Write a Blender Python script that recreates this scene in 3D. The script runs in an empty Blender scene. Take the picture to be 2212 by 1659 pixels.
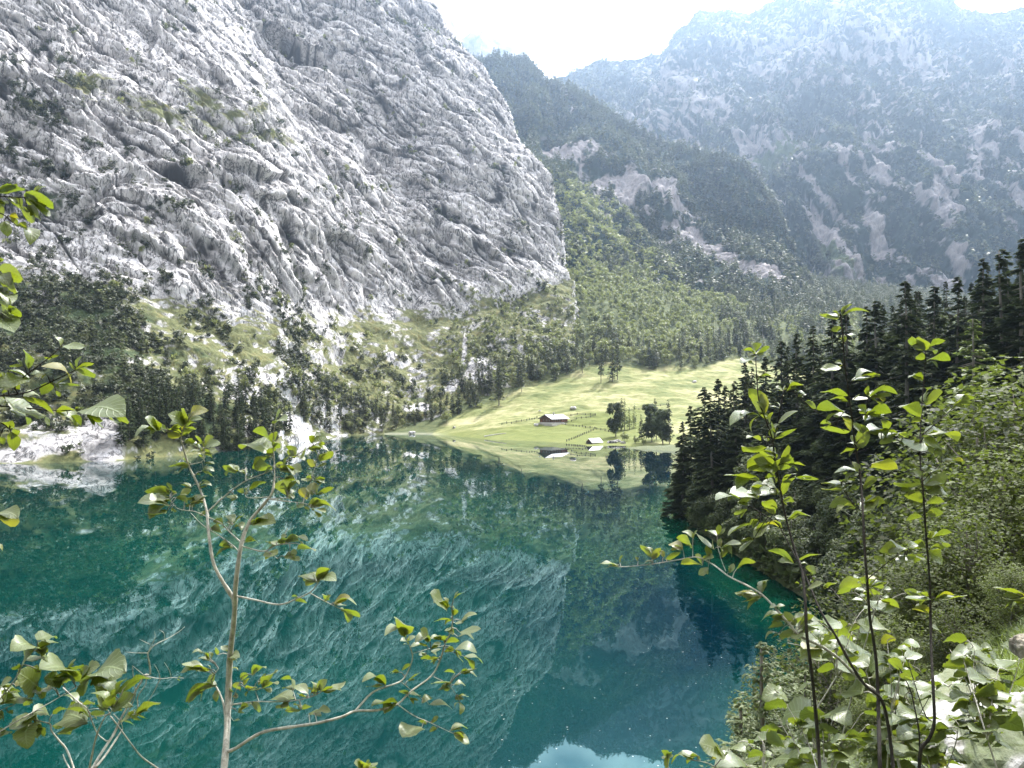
import bpy, math, random
import numpy as np
from mathutils import Vector, Matrix

scene = bpy.context.scene
COL = scene.collection
R = math.radians

# ------------------------------------------------------------------ camera
EYE = 28.0                      # metres above the lake
FPX, CX, CY = 1642.0, 1106.0, 829.5
PITCH = math.atan(27.5 / FPX)
cam_data = bpy.data.cameras.new("camera")
cam = bpy.data.objects.new("camera", cam_data)
COL.objects.link(cam)
cam.location = (0, 0, EYE)
cam.rotation_euler = (math.pi / 2 + PITCH, 0, 0)
cam_data.sensor_width = 36.0
cam_data.lens = 36.0 * FPX / 2212.0
cam_data.clip_start = 0.1
cam_data.clip_end = 20000
scene.camera = cam

# ------------------------------------------------------------------ light
SUN_AZ, SUN_EL = R(30), R(53)   # azimuth from +Y towards +X
world = bpy.data.worlds.new("World")
scene.world = world
world.use_nodes = True
wn, wl = world.node_tree.nodes, world.node_tree.links
wn.clear()
w_out = wn.new('ShaderNodeOutputWorld')
w_bg = wn.new('ShaderNodeBackground')
w_bg.inputs['Strength'].default_value = 0.088
w_sky = wn.new('ShaderNodeTexSky')
w_sky.sky_type = 'NISHITA'
w_sky.sun_disc = False
w_sky.sun_elevation = SUN_EL
w_sky.sun_rotation = SUN_AZ
w_sky.altitude = 600
w_tc = wn.new('ShaderNodeTexCoord')
w_map = wn.new('ShaderNodeMapping')
w_map.inputs['Scale'].default_value = (1.0, 1.0, 2.2)
w_noise = wn.new('ShaderNodeTexNoise')
w_noise.inputs['Scale'].default_value = 3.1
w_noise.inputs['Detail'].default_value = 7
w_noise.inputs['Roughness'].default_value = 0.55
w_ramp = wn.new('ShaderNodeValToRGB')
w_ramp.color_ramp.elements[0].position = 0.30
w_ramp.color_ramp.elements[1].position = 0.50
w_mix = wn.new('ShaderNodeMixRGB')
w_mix.inputs['Color2'].default_value = (8.3, 8.4, 8.6, 1)
wl.new(w_tc.outputs['Generated'], w_map.inputs['Vector'])
wl.new(w_map.outputs[0], w_noise.inputs['Vector'])
wl.new(w_noise.outputs['Fac'], w_ramp.inputs['Fac'])
wl.new(w_ramp.outputs['Color'], w_mix.inputs['Fac'])
wl.new(w_sky.outputs[0], w_mix.inputs['Color1'])
# clouds are brightest towards the sun
w_dot = wn.new('ShaderNodeVectorMath'); w_dot.operation = 'DOT_PRODUCT'
w_dot.inputs[1].default_value = (math.sin(SUN_AZ) * math.cos(SUN_EL), math.cos(SUN_AZ) * math.cos(SUN_EL), math.sin(SUN_EL))
w_max = wn.new('ShaderNodeMath'); w_max.operation = 'MAXIMUM'; w_max.inputs[1].default_value = 0.0
w_pow = wn.new('ShaderNodeMath'); w_pow.operation = 'POWER'; w_pow.inputs[1].default_value = 4.0
w_mad = wn.new('ShaderNodeMath'); w_mad.operation = 'MULTIPLY_ADD'; w_mad.inputs[1].default_value = 62.0; w_mad.inputs[2].default_value = 6.5
w_vec = wn.new('ShaderNodeCombineXYZ')
wl.new(w_tc.outputs['Generated'], w_dot.inputs[0]); wl.new(w_dot.outputs['Value'], w_max.inputs[0]); wl.new(w_max.outputs[0], w_pow.inputs[0]); wl.new(w_pow.outputs[0], w_mad.inputs[0])
for k_ in range(3): wl.new(w_mad.outputs[0], w_vec.inputs[k_])
wl.new(w_vec.outputs[0], w_mix.inputs['Color2'])
wl.new(w_mix.outputs[0], w_bg.inputs['Color'])
wl.new(w_bg.outputs[0], w_out.inputs['Surface'])

sun_data = bpy.data.lights.new("sun", 'SUN')
sun_data.energy = 5.0
sun_data.angle = R(0.53)
sun_data.color = (1.0, 0.96, 0.89)
sun = bpy.data.objects.new("sun", sun_data)
COL.objects.link(sun)
SUN = Vector((math.sin(SUN_AZ) * math.cos(SUN_EL), math.cos(SUN_AZ) * math.cos(SUN_EL), math.sin(SUN_EL)))
sun.rotation_euler = (-SUN).to_track_quat('-Z', 'Y').to_euler()
sun.location = (0, 0, 60)

scene.view_settings.view_transform = 'Standard'
scene.view_settings.look = 'None'
scene.view_settings.exposure = 1.20
scene.view_settings.gamma = 1.0
scene.cycles.max_bounces = 6
scene.cycles.diffuse_bounces = 2
scene.cycles.glossy_bounces = 3
scene.cycles.transmission_bounces = 3
scene.cycles.transparent_max_bounces = 6
scene.cycles.volume_bounces = 0

# ------------------------------------------------------------------ helpers
S = EYE / 36.0                  # far tables are written for an eye at 36 m
CP, SP = math.cos(PITCH), math.sin(PITCH)


def W(u, v, Y):
    """point seen in direction (u, v) at distance Y ahead (table units) -> metres"""
    u, v, Y = np.broadcast_arrays(np.asarray(u, float), np.asarray(v, float), np.asarray(Y, float))
    up = -(v - CY) / FPX
    dy = CP - up * SP
    dz = SP + up * CP
    k = Y * S / dy
    return np.stack([(u - CX) / FPX * k, dy * k, EYE + dz * k], -1)


def WZ(u, z, Y):
    """same, with a height z (table units) instead of v"""
    u, z, Y = np.broadcast_arrays(np.asarray(u, float), np.asarray(z, float), np.asarray(Y, float))
    fw = Y * CP + (z - 36.0) * SP
    return np.stack([(u - CX) / FPX * fw, Y, z], -1) * S


def pix(p):
    """metres -> direction (u, v)"""
    p = np.asarray(p, float)
    y, z = p[..., 1], p[..., 2] - EYE
    fw = y * CP + z * SP
    return CX + FPX * p[..., 0] / fw, CY - FPX * (z * CP - y * SP) / fw


_rs = np.random.RandomState(5)
_G = _rs.normal(size=(1024, 3)).astype(np.float32)
_G /= np.linalg.norm(_G, axis=1)[:, None]
_G *= 1.5


def noise(x, y, z=0.0, seed=0):
    x, y, z = [np.asarray(a, np.float32) for a in np.broadcast_arrays(x, y, z)]
    xi, yi, zi = np.floor(x), np.floor(y), np.floor(z)
    fx, fy, fz = x - xi, y - yi, z - zi
    xi, yi, zi = xi.astype(np.int64), yi.astype(np.int64), zi.astype(np.int64)
    ux, uy, uz = [t * t * t * (t * (t * 6 - 15) + 10) for t in (fx, fy, fz)]
    res = 0
    for a in (0, 1):
        for b in (0, 1):
            for c in (0, 1):
                h = (((xi + a) * 73856093) ^ ((yi + b) * 19349663) ^ ((zi + c) * 83492791) ^ (seed * 2654435)) 
                h = ((h ^ (h >> 13)) * 1274126177) & 0x7fffffff
                g = _G[(h >> 8) & 1023]
                d = g[..., 0] * (fx - a) + g[..., 1] * (fy - b) + g[..., 2] * (fz - c)
                w = (ux if a else 1 - ux) * (uy if b else 1 - uy) * (uz if c else 1 - uz)
                res = res + d * w
    return res


def fbm(x, y, z=0.0, oct=4, seed=0, gain=0.5):
    s, amp, f = 0, 1.0, 1.0
    for i in range(oct):
        s = s + amp * noise(x * f, y * f, np.asarray(z) * f, seed + i * 17)
        amp *= gain
        f *= 2.03
    return s


def ridge(x, y, z=0.0, oct=3, seed=0, gain=0.5):
    """sharp valleys: 0 in the crack, about 1 away from it"""
    s, amp, f, t = 0, 1.0, 1.0, 0
    for i in range(oct):
        s = s + amp * np.minimum(1, np.abs(noise(x * f, y * f, np.asarray(z) * f, seed + i * 17)) * 2.6)
        t += amp
        amp *= gain
        f *= 2.1
    return s / t


def sstep(a, b, x):
    t = np.clip((x - a) / (b - a), 0, 1)
    return t * t * (3 - 2 * t)


def blob(u, v, cu, cv, ru, rv, ang=0.0):
    c, s = math.cos(R(ang)), math.sin(R(ang))
    a = ((u - cu) * c + (v - cv) * s) / ru
    b = (-(u - cu) * s + (v - cv) * c) / rv
    return np.exp(-(a * a + b * b))


def tag(o, label=None, cat=None, group=None, kind=None):
    if label: o['label'] = label
    if cat: o['category'] = cat
    if group: o['group'] = group
    if kind: o['kind'] = kind
    return o


def link(name, me, parent=None, loc=None):
    o = bpy.data.objects.new(name, me)
    COL.objects.link(o)
    if parent: o.parent = parent
    if loc is not None: o.location = loc
    return o


def np_mesh(name, verts, faces, mats, midx=None, smooth=True, attrs=None):
    """faces: (n,3) or (n,4) array, or a list of such arrays"""
    me = bpy.data.meshes.new(name)
    verts = np.asarray(verts, np.float32).reshape(-1, 3)
    fl = faces if isinstance(faces, list) else [faces]
    fl = [np.asarray(f, np.int32) for f in fl if len(f)]
    tot = np.concatenate([np.full(len(f), f.shape[1], np.int32) for f in fl])
    loops = np.concatenate([f.ravel() for f in fl])
    me.vertices.add(len(verts))
    me.vertices.foreach_set("co", verts.ravel())
    me.loops.add(len(loops))
    me.loops.foreach_set("vertex_index", loops)
    me.polygons.add(len(tot))
    st = np.concatenate([[0], np.cumsum(tot)[:-1]]).astype(np.int32)
    me.polygons.foreach_set("loop_start", st)
    me.polygons.foreach_set("loop_total", tot)
    if midx is not None:
        me.polygons.foreach_set("material_index", np.asarray(midx, np.int32))
    me.polygons.foreach_set("use_smooth", np.full(len(tot), smooth))
    for m in (mats if isinstance(mats, (list, tuple)) else [mats]):
        me.materials.append(m)
    if attrs:
        for k, a in attrs.items():
            at = me.attributes.new(k, 'FLOAT_COLOR', 'POINT')
            at.data.foreach_set("color", np.asarray(a, np.float32).ravel())
    me.update(calc_edges=True)
    return me


def grid_faces(nr, nc):
    i = np.arange(nr - 1)[:, None] * nc + np.arange(nc - 1)[None, :]
    i = i.ravel()
    return np.stack([i, i + 1, i + nc + 1, i + nc], 1)


def grid_normals(P):
    a = np.gradient(P, axis=1)
    b = np.gradient(P, axis=0)
    n = np.cross(a, b)
    return n / (np.linalg.norm(n, axis=-1, keepdims=True) + 1e-9)


# ------------------------------------------------------------------ materials
def new_mat(name):
    m = bpy.data.materials.new(name)
    m.use_nodes = True
    nt = m.node_tree
    return m, nt.nodes, nt.links, nt.nodes['Principled BSDF']


def nd(ns, t, **kw):
    n = ns.new(t)
    for k, v in kw.items():
        if k in n.inputs: n.inputs[k].default_value = v
        else: setattr(n, k, v)
    return n


def rgba(c): return (c[0], c[1], c[2], 1.0)


def mixc(ns, ls, fac, a, b, blend='MIX'):
    n = ns.new('ShaderNodeMixRGB')
    n.blend_type = blend
    for s, v in (('Fac', fac), ('Color1', a), ('Color2', b)):
        if hasattr(v, 'links') or hasattr(v, 'is_linked'): ls.new(v, n.inputs[s])
        elif s == 'Fac': n.inputs[s].default_value = v
        else: n.inputs[s].default_value = rgba(v)
    return n.outputs['Color']


def ramp(ns, ls, src, stops):
    n = ns.new('ShaderNodeValToRGB')
    cr = n.color_ramp
    while len(cr.elements) < len(stops): cr.elements.new(0.5)
    for e, (p, c) in zip(cr.elements, stops):
        e.position = p
        e.color = rgba(c) if hasattr(c, '__len__') else (c, c, c, 1)
    ls.new(src, n.inputs['Fac'])
    return n.outputs['Color']


def tnoise(ns, ls, scale, detail=5, rough=0.6, vec=None, dist=0.0, mscale=None, rot=None):
    n = nd(ns, 'ShaderNodeTexNoise', Scale=scale, Detail=detail, Roughness=rough, Distortion=dist)
    if vec is None:
        vec = ns.new('ShaderNodeNewGeometry').outputs['Position']
    if mscale is not None:
        mp = ns.new('ShaderNodeMapping')
        mp.inputs['Scale'].default_value = mscale
        if rot is not None: mp.inputs['Rotation'].default_value = rot
        ls.new(vec, mp.inputs['Vector'])
        vec = mp.outputs[0]
    ls.new(vec, n.inputs['Vector'])
    return n.outputs['Fac']


def rock_mat(name, light, mid, dark, grass, forest, scale=1.0, bump=1.0, seam=1.0):
    m, ns, ls, b = new_mat(name)
    at = nd(ns, 'ShaderNodeAttribute', attribute_name='mask')
    sep = ns.new('ShaderNodeSeparateColor')
    ls.new(at.outputs['Color'], sep.inputs[0])
    n1 = tnoise(ns, ls, 0.035 * scale, 6, 0.65)
    c = ramp(ns, ls, n1, [(0.3, mid), (0.62, light)])
    n2 = tnoise(ns, ls, 0.22 * scale, 5, 0.7, mscale=(1, 1, 0.35))
    d = ramp(ns, ls, n2, [(0.30, (0.62, 0.62, 0.64)), (0.5, (1, 1, 1)), (0.7, (1.08, 1.08, 1.08))])
    c = mixc(ns, ls, 0.9, c, d, 'MULTIPLY')
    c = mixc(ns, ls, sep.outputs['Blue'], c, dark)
    for sc_, ms_, rt_, th_, am_ in ((0.04, (1.0, 1.0, 0.34), (0.0, 0.6, 0.0), 0.014, 1.0), (0.10, (1.0, 1.0, 0.36), (0.0, 0.65, 0.3), 0.028, 0.95), (0.24, (1.0, 1.0, 0.5), (0.4, 0.5, 0.1), 0.04, 0.5)):
        ns_ = tnoise(ns, ls, sc_ * scale, 4, 0.62, mscale=ms_, rot=rt_, dist=0.6)
        sb = nd(ns, 'ShaderNodeMath', operation='SUBTRACT'); sb.inputs[1].default_value = 0.5; ls.new(ns_, sb.inputs[0])
        ab_ = nd(ns, 'ShaderNodeMath', operation='ABSOLUTE'); ls.new(sb.outputs[0], ab_.inputs[0])
        f_ = ramp(ns, ls, ab_.outputs[0], [(0.0, seam * am_), (th_, 0.0)])
        c = mixc(ns, ls, f_, c, dark)
    n3 = tnoise(ns, ls, 0.11 * scale, 6, 0.75)
    gcol = ramp(ns, ls, n3, [(0.32, tuple(x * 0.55 for x in grass)), (0.5, grass), (0.68, (grass[0] * 1.5, grass[1] * 1.25, grass[2] * 1.2))])
    c = mixc(ns, ls, sep.outputs['Red'], c, gcol)
    n4 = tnoise(ns, ls, 0.16 * scale, 6, 0.8)
    fcol = ramp(ns, ls, n4, [(0.32, tuple(x * 0.5 for x in forest)), (0.66, tuple(x * 1.6 for x in forest))])
    c = mixc(ns, ls, sep.outputs['Green'], c, fcol)
    ls.new(c, b.inputs['Base Color'])
    b.inputs['Roughness'].default_value = 0.95
    b.inputs['Specular IOR Level'].default_value = 0.15
    bp = nd(ns, 'ShaderNodeBump', Strength=0.6 * bump, Distance=1.6 / scale)
    n5 = tnoise(ns, ls, 0.30 * scale, 8, 0.72, mscale=(1, 1, 0.5))
    ls.new(n5, bp.inputs['Height'])
    ls.new(bp.outputs[0], b.inputs['Normal'])
    return m


def leaf_mat(name, col, trans, var=0.35, rough=0.5, tfac=0.45, spec=0.4, scale=0.5):
    """leaf surface with light passing through it"""
    m, ns, ls, b = new_mat(name)
    n1 = tnoise(ns, ls, scale, 3, 0.6)
    oi = ns.new('ShaderNodeObjectInfo')
    ad = nd(ns, 'ShaderNodeMath', operation='MULTIPLY_ADD')
    ad.inputs[1].default_value = 0.35
    ls.new(oi.outputs['Random'], ad.inputs[0])
    ls.new(n1, ad.inputs[2])
    lo, hi = 1 - var, 1 + var * 1.2
    c = ramp(ns, ls, ad.outputs[0], [(0.42, tuple(x * lo for x in col)), (0.92, (col[0] * hi * 1.1, col[1] * hi, col[2] * hi))])
    ls.new(c, b.inputs['Base Color'])
    b.inputs['Roughness'].default_value = rough
    b.inputs['Specular IOR Level'].default_value = spec
    t = ns.new('ShaderNodeBsdfTranslucent')
    t.inputs['Color'].default_value = rgba(trans)
    mx = ns.new('ShaderNodeMixShader')
    mx.inputs[0].default_value = tfac
    ls.new(b.outputs[0], mx.inputs[1])
    ls.new(t.outputs[0], mx.inputs[2])
    ls.new(mx.outputs[0], ns['Material Output'].inputs['Surface'])
    return m


def bark_mat(name, c1, c2, scale=8.0, stretch=0.25):
    m, ns, ls, b = new_mat(name)
    tc = ns.new('ShaderNodeTexCoord')
    n1 = tnoise(ns, ls, scale, 6, 0.7, vec=tc.outputs['Object'], mscale=(1, 1, stretch))
    c = ramp(ns, ls, n1, [(0.3, c1), (0.65, c2)])
    ls.new(c, b.inputs['Base Color'])
    b.inputs['Roughness'].default_value = 0.85
    b.inputs['Specular IOR Level'].default_value = 0.2
    bp = nd(ns, 'ShaderNodeBump', Strength=0.4, Distance=0.02)
    ls.new(n1, bp.inputs['Height'])
    ls.new(bp.outputs[0], b.inputs['Normal'])
    return m


def plain_mat(name, col, rough=0.8, var=0.2, scale=1.0):
    m, ns, ls, b = new_mat(name)
    n1 = tnoise(ns, ls, scale, 5, 0.7)
    c = ramp(ns, ls, n1, [(0.3, tuple(x * (1 - var) for x in col)), (0.7, tuple(x * (1 + var) for x in col))])
    ls.new(c, b.inputs['Base Color'])
    b.inputs['Roughness'].default_value = rough
    return m


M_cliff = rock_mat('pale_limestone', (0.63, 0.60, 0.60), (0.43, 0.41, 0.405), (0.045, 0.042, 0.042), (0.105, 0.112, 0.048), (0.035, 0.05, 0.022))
M_far = rock_mat('hazy_limestone', (0.33, 0.30, 0.30), (0.22, 0.20, 0.20), (0.10, 0.095, 0.10), (0.08, 0.105, 0.045), (0.014, 0.026, 0.016), scale=0.6, seam=0.45)

# ------------------------------------------------------------------ ground and water
M_bed = plain_mat('lake_bed_gravel', (0.16, 0.16, 0.13))
g = link('ground', np_mesh('ground', [(-9000, -3000, -4), (9000, -3000, -4), (9000, 12000, -4), (-9000, 12000, -4)], np.array([[0, 1, 2, 3]]), M_bed))
tag(g, kind='structure')

m, ns, ls, b = new_mat('teal_lake_water')
geo = ns.new('ShaderNodeNewGeometry')
n1 = tnoise(ns, ls, 0.018, 4, 0.6)
body = ramp(ns, ls, n1, [(0.35, (0.0, 0.0135, 0.0130)), (0.68, (0.0002, 0.028, 0.0205))])
# shallow green water over the shelf along the right bank
sx = ns.new('ShaderNodeSeparateXYZ')
ls.new(geo.outputs['Position'], sx.inputs[0])
at = nd(ns, 'ShaderNodeAttribute', attribute_name='mask')
wsep = ns.new('ShaderNodeSeparateColor'); ls.new(at.outputs['Color'], wsep.inputs[0])
body = mixc(ns, ls, wsep.outputs['Green'], body, (0.0, 0.0065, 0.0125))  # blue reflection of the hazy mountains, painted into the body colour
body = mixc(ns, ls, wsep.outputs['Red'], body, (0.001, 0.050, 0.016))
ls.new(body, b.inputs['Base Color'])
b.inputs['Roughness'].default_value = 1.0
b.inputs['Specular IOR Level'].default_value = 0.0
fr = nd(ns, 'ShaderNodeFresnel', IOR=1.6)
gl = ns.new('ShaderNodeBsdfGlossy')
gl.inputs['Roughness'].default_value = 0.0
gtint = ramp(ns, ls, fr.outputs[0], [(0.08, (0.58, 0.90, 0.90)), (0.38, (0.62, 0.93, 0.90)), (0.62, (1, 1, 1))])
ls.new(gtint, gl.inputs['Color'])
wmx = ns.new('ShaderNodeMixShader')
ls.new(fr.outputs[0], wmx.inputs[0]); ls.new(b.outputs[0], wmx.inputs[1]); ls.new(gl.outputs[0], wmx.inputs[2])
ls.new(wmx.outputs[0], ns['Material Output'].inputs['Surface'])
bp = nd(ns, 'ShaderNodeBump', Strength=0.03, Distance=0.03)
n2 = tnoise(ns, ls, 0.9, 3, 0.5, mscale=(1, 0.45, 1))
ls.new(n2, bp.inputs['Height'])
ls.new(bp.outputs[0], gl.inputs['Normal']); ls.new(bp.outputs[0], fr.inputs['Normal'])
M_water = m
HAZE = 1.0e-4
# ------------------------------------------------------------------ cliff mountain (left)
def arr(t): return np.array(t, float)


SIL = arr([(-320, 800), (-200, 852), (-60, 905), (0, 934), (57, 961), (94, 991), (138, 1036), (165, 1050), (215, 1083), (255, 1104),
           (296, 1116), (322, 1144), (356, 1174), (390, 1185), (443, 1195), (487, 1212), (557, 1222), (610, 1232), (660, 1238), (1100, 1240)])
FOOT = arr([(-500, 330, -2), (-250, 360, -2), (0, 400, -2), (240, 419, -2), (400, 462, -2), (600, 545, -2), (740, 690, -2), (900, 756, -2),
            (960, 770, 8), (1078, 795, 25), (1160, 835, 44), (1240, 880, 58)])
TTOP = arr([(-500, 540), (0, 600), (300, 640), (480, 700), (750, 712), (960, 692), (1150, 640), (1240, 606)])
nc, nr, nt_ = 1150, 860, 230
cg = np.linspace(0, 1, nc)[None, :]
ub = -500 + 1740 * cg
Y0 = np.interp(ub, FOOT[:, 0], FOOT[:, 1])
Z0 = np.interp(ub, FOOT[:, 0], FOOT[:, 2])
V1 = np.interp(ub, TTOP[:, 0], TTOP[:, 1])
e1 = (857 - V1) / FPX
Y1 = (36 - Z0 + 0.62 * Y0) / (0.62 - e1)
Z1 = 36 + e1 * Y1
kk = 1.35 + 0.42 * sstep(0.5, 1.0, cg)
# talus rows
s = np.linspace(0, 1, nt_)[:, None] ** 1.0
Yt = Y0 + (Y1 - Y0) * s
Zt = Z0 + (Z1 - Z0) * (0.85 * s + 0.15 * s * s)
Pt = WZ(np.broadcast_to(ub, Yt.shape), Zt, Yt)
# rock rows
s = np.linspace(0, 1, nr - nt_ + 1)[1:, None]
Vc = V1 + (-320 - V1) * s
usil = np.interp(Vc, SIL[:, 0], SIL[:, 1])
Uc = -500 + (usil + 500) * cg
# ease the columns from the talus into the leaning rock rows
Uc = Uc + (ub - Uc) * np.exp(-s / 0.05) * (1 - cg)
ec = (857 - Vc) / FPX
Yc = (kk * Y1 - Z1 + 36) / (kk - ec)
Pc = W(Uc, Vc, Yc)
P = np.concatenate([Pt, Pc], 0)
# the flank that turns away behind the right-hand edge
nw = 60
w = np.linspace(0, 1, nw + 1)[1:]
last = P[:, -1]
lu, lv = pix(last)
lY = last[:, 1] / S
Pw = []
for q in w:
    a = W(lu - 110 * q * q - 6 * q, lv + 10 * q, lY + 420 * q)
    a[:, 2] -= 60 * q * q
    Pw.append(a)
P = np.concatenate([P, np.stack(Pw, 1)], 1)
N = grid_normals(P)
if N[..., 1].mean() > 0: N = -N
U, V = pix(P)
Pu = P / S
fa = Pu[..., 0] * 0.60 + Pu[..., 1] * 0.80          # along the face
fb = Pu[..., 2]                                     # up
fn = -Pu[..., 0] * 0.80 + Pu[..., 1] * 0.60
ang = R(48 + 14 * 0)
wx = fbm(fa / 160, fb / 160, fn / 160, 3, 3) * 20
wy = fbm(fa / 160, fb / 160, fn / 160, 3, 9) * 20
pa, pb = fa + wx, fb + wy
lean = R(52)
sp_ = pa * math.cos(lean) - pb * math.sin(lean)      # along the strata (down to the right)
sq_ = pa * math.sin(lean) + pb * math.cos(lean)      # across
rockw = sstep(-0.02, 0.12, (np.arange(P.shape[0]) - nt_) / (nr - nt_))[:, None] * np.ones(P.shape[1])[None]
rockw = np.clip(rockw + 0.0, 0, 1)
tal = 1 - rockw
D = np.zeros(P.shape[:2])
big = fbm(sp_ / 340, sq_ / 150, fn / 200, 3, 21)
edgef = 1 - 0.75 * sstep(0.86, 1.0, np.arange(P.shape[1]) / nc)[None]
D += rockw * 14 * big * edgef
g1 = ridge(sp_ / 210, sq_ / 62, fn / 120, 3, 31)
D += rockw * 6.5 * (g1 - 0.6) * edgef
g2 = np.minimum(1, ridge(sp_ / 80, sq_ / 24, fn / 60, 3, 41) * 1.5)
D += rockw * 5.0 * (g2 - 0.85)
g2b = ridge(pa / 55, pb / 60, fn / 60, 3, 47)
D += rockw * 1.6 * (g2b - 0.6)
lc_ = np.minimum(1, ridge(sp_ / 420, sq_ / 60, fn / 200, 1, 49) * 3.0)
D += rockw * 5.5 * (lc_ - 0.8)
lc2 = np.minimum(1, ridge((pa * math.cos(R(74)) - pb * math.sin(R(74))) / 300, (pa * math.sin(R(74)) + pb * math.cos(R(74))) / 45, fn / 160, 1, 50) * 3.4)
D += rockw * 3.5 * (lc2 - 0.8) 
long_ = np.zeros_like(D)
for sd_, an_, ln_, ac_, am_ in ((201, 50, 520, 34, 5.0), (202, 66, 420, 26, 3.5), (203, 38, 380, 24, 3.0), (204, 80, 360, 40, 3.0)):
    ca_, sa_ = math.cos(R(an_)), math.sin(R(an_))
    xa_, xb_ = (fa + .5 * wx) * ca_ - (fb + .5 * wy) * sa_, (fa + .5 * wx) * sa_ + (fb + .5 * wy) * ca_
    nn_ = np.abs(noise(xa_ / ln_, xb_ / ac_, fn / 300, sd_))
    cut = sstep(0.055, 0.008, nn_) * sstep(-.25, .15, noise(xa_ / 150, xb_ / 60, fn / 200, sd_ + 9))
    long_ = np.maximum(long_, cut)
    D -= rockw * am_ * cut
    D += rockw * am_ * 1.1 * noise(xa_ / ln_, xb_ / ac_, fn / 300, sd_)
g3 = np.minimum(1, ridge(sp_ / 30, sq_ / 10, fn / 20, 3, 51) * 1.5)
D += rockw * 3.6 * (g3 - 0.85)
g4 = ridge(pa / 10, pb / 15, fn / 12, 2, 61)
D += rockw * 1.1 * (g4 - 0.6)
# stepped blocks
st = fbm(sp_ / 130, sq_ / 60, fn / 80, 2, 71) * 4.5
D += rockw * 3.0 * (np.floor(st) + sstep(0.40, 0.60, st - np.floor(st)) - st)
# overhangs seen in the face: u, v, half length, angle, reach below, depth
wu = U + 26 * fbm(fa / 60, fb / 60, 0, 3, 81)
wv = V + 14 * fbm(fa / 45, fb / 45, 0, 3, 82)
CAVES = [(640, 92, 85, 27, 46, 40), (385, 362, 72, 9, 42, 17), (545, 372, 62, 18, 34, 13), (684, 246, 58, 26, 40, 16), (1057, 534, 36, 45, 32, 14),
         (735, 532, 60, 30, 28, 13), (812, 340, 26, 50, 30, 12), (893, 385, 32, 20, 30, 9), (968, 452, 34, 25, 32, 12), (1183, 462, 26, 62, 20, 9),
         (560, 30, 55, 55, 25, 10), (905, 70, 95, 64, 22, 9), (540, 400, 130, 25, 16, 9), (300, 520, 90, 30, 22, 9), (470, 560, 80, 42, 26, 9),
         (700, 610, 70, 50, 24, 9), (850, 560, 90, 48, 20, 9), (230, 400, 70, -35, 24, 12), (1000, 300, 90, 58, 18, 7), (620, 470, 70, 48, 20, 8),
         (480, 180, 60, 60, 22, 8), (340, 70, 60, 100, 22, 8), (800, 180, 80, 66, 20, 8), (1085, 420, 60, 60, 16, 7), (930, 620, 50, 55, 18, 8)]
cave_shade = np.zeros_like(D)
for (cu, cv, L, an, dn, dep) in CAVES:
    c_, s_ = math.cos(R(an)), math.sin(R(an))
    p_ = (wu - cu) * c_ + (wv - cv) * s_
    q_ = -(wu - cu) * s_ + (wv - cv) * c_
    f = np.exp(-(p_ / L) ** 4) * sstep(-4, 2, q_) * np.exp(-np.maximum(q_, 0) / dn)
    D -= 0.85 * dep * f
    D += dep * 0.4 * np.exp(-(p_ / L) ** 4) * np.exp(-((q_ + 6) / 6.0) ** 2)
    cave_shade = np.maximum(cave_shade, f * (0.35 + 0.65 * np.exp(-np.maximum(q_, 0) / (dn * .3))))  # shade below each overhang, painted as darker rock colour
# talus relief
D += tal * (9 * fbm(Pu[..., 0] / 90, Pu[..., 1] / 90, fb / 60, 4, 91) + 3.2 * (ridge(pa / 22, pb / 18, fn / 20, 3, 95) - 0.6))
edge = sstep(0, 0.02, np.arange(P.shape[0]) / P.shape[0])[:, None]
P = P + N * (D * edge * S)[..., None]
Uc_, Vc_ = U, V
# masks
N2 = grid_normals(P)
if N2[..., 1].mean() > 0: N2 = -N2
nz = N2[..., 2]
gn = fbm(fa / 40, fb / 40, fn / 40, 4, 101)
gn2 = fbm(fa / 9, fb / 9, fn / 9, 3, 103)
zone = 0.0 * U
for (cu, cv, ru, rv, an, w_) in [(180, 175, 70, 30, 10, 1.15), (330, 240, 190, 30, 14, .95), (440, 225, 70, 20, 35, 1.0), (510, 258, 80, 16, -12, 1.0), (560, 300, 80, 14, 20, .9), (620, 305, 110, 14, 18, .5),
                                 (60, 260, 110, 110, 0, .35), (120, 130, 160, 60, 0, .15), (230, 60, 60, 70, 0, .25), (400, 560, 120, 40, 40, .5), (460, 620, 120, 40, 38, .5),
                                 (620, 725, 160, 34, 4, .75), (480, 705, 60, 30, 0, .5), (860, 730, 160, 44, -4, .75), (1000, 790, 60, 70, 0, .7), (1060, 655, 60, 28, 0, .8), (740, 130, 60, 30, 0, .12),
                                 (420, 800, 130, 50, 20, .75), (1180, 650, 50, 30, 0, .6), (540, 890, 120, 50, 30, .55), (780, 850, 200, 60, 0, .6), (130, 800, 260, 130, 0, .5), (1010, 200, 60, 30, 60, .15)]:
    zone = np.maximum(zone, w_ * blob(U, V, cu, cv, ru, rv, an) ** 0.7)
zone = np.maximum(zone, 0.80 * tal)
grass = sstep(0.56, 0.76, zone + 0.34 * gn + 0.22 * gn2 + 0.50 * (nz - 0.62))
forestz = np.zeros_like(U)
for (cu, cv, ru, rv, an, w_) in [(90, 380, 110, 90, 20, .6), (60, 250, 90, 80, 0, .5), (160, 720, 260, 140, 20, .95), (330, 880, 240, 70, 0, .9), (560, 850, 140, 70, 20, .7), (750, 900, 200, 50, 0, .6), (640, 790, 120, 50, 30, .5)]:
    forestz = np.maximum(forestz, w_ * blob(U, V, cu, cv, ru, rv, an) ** 0.6)
forest = sstep(0.55, 0.85, forestz + 0.35 * gn + 0.2 * gn2)
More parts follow.
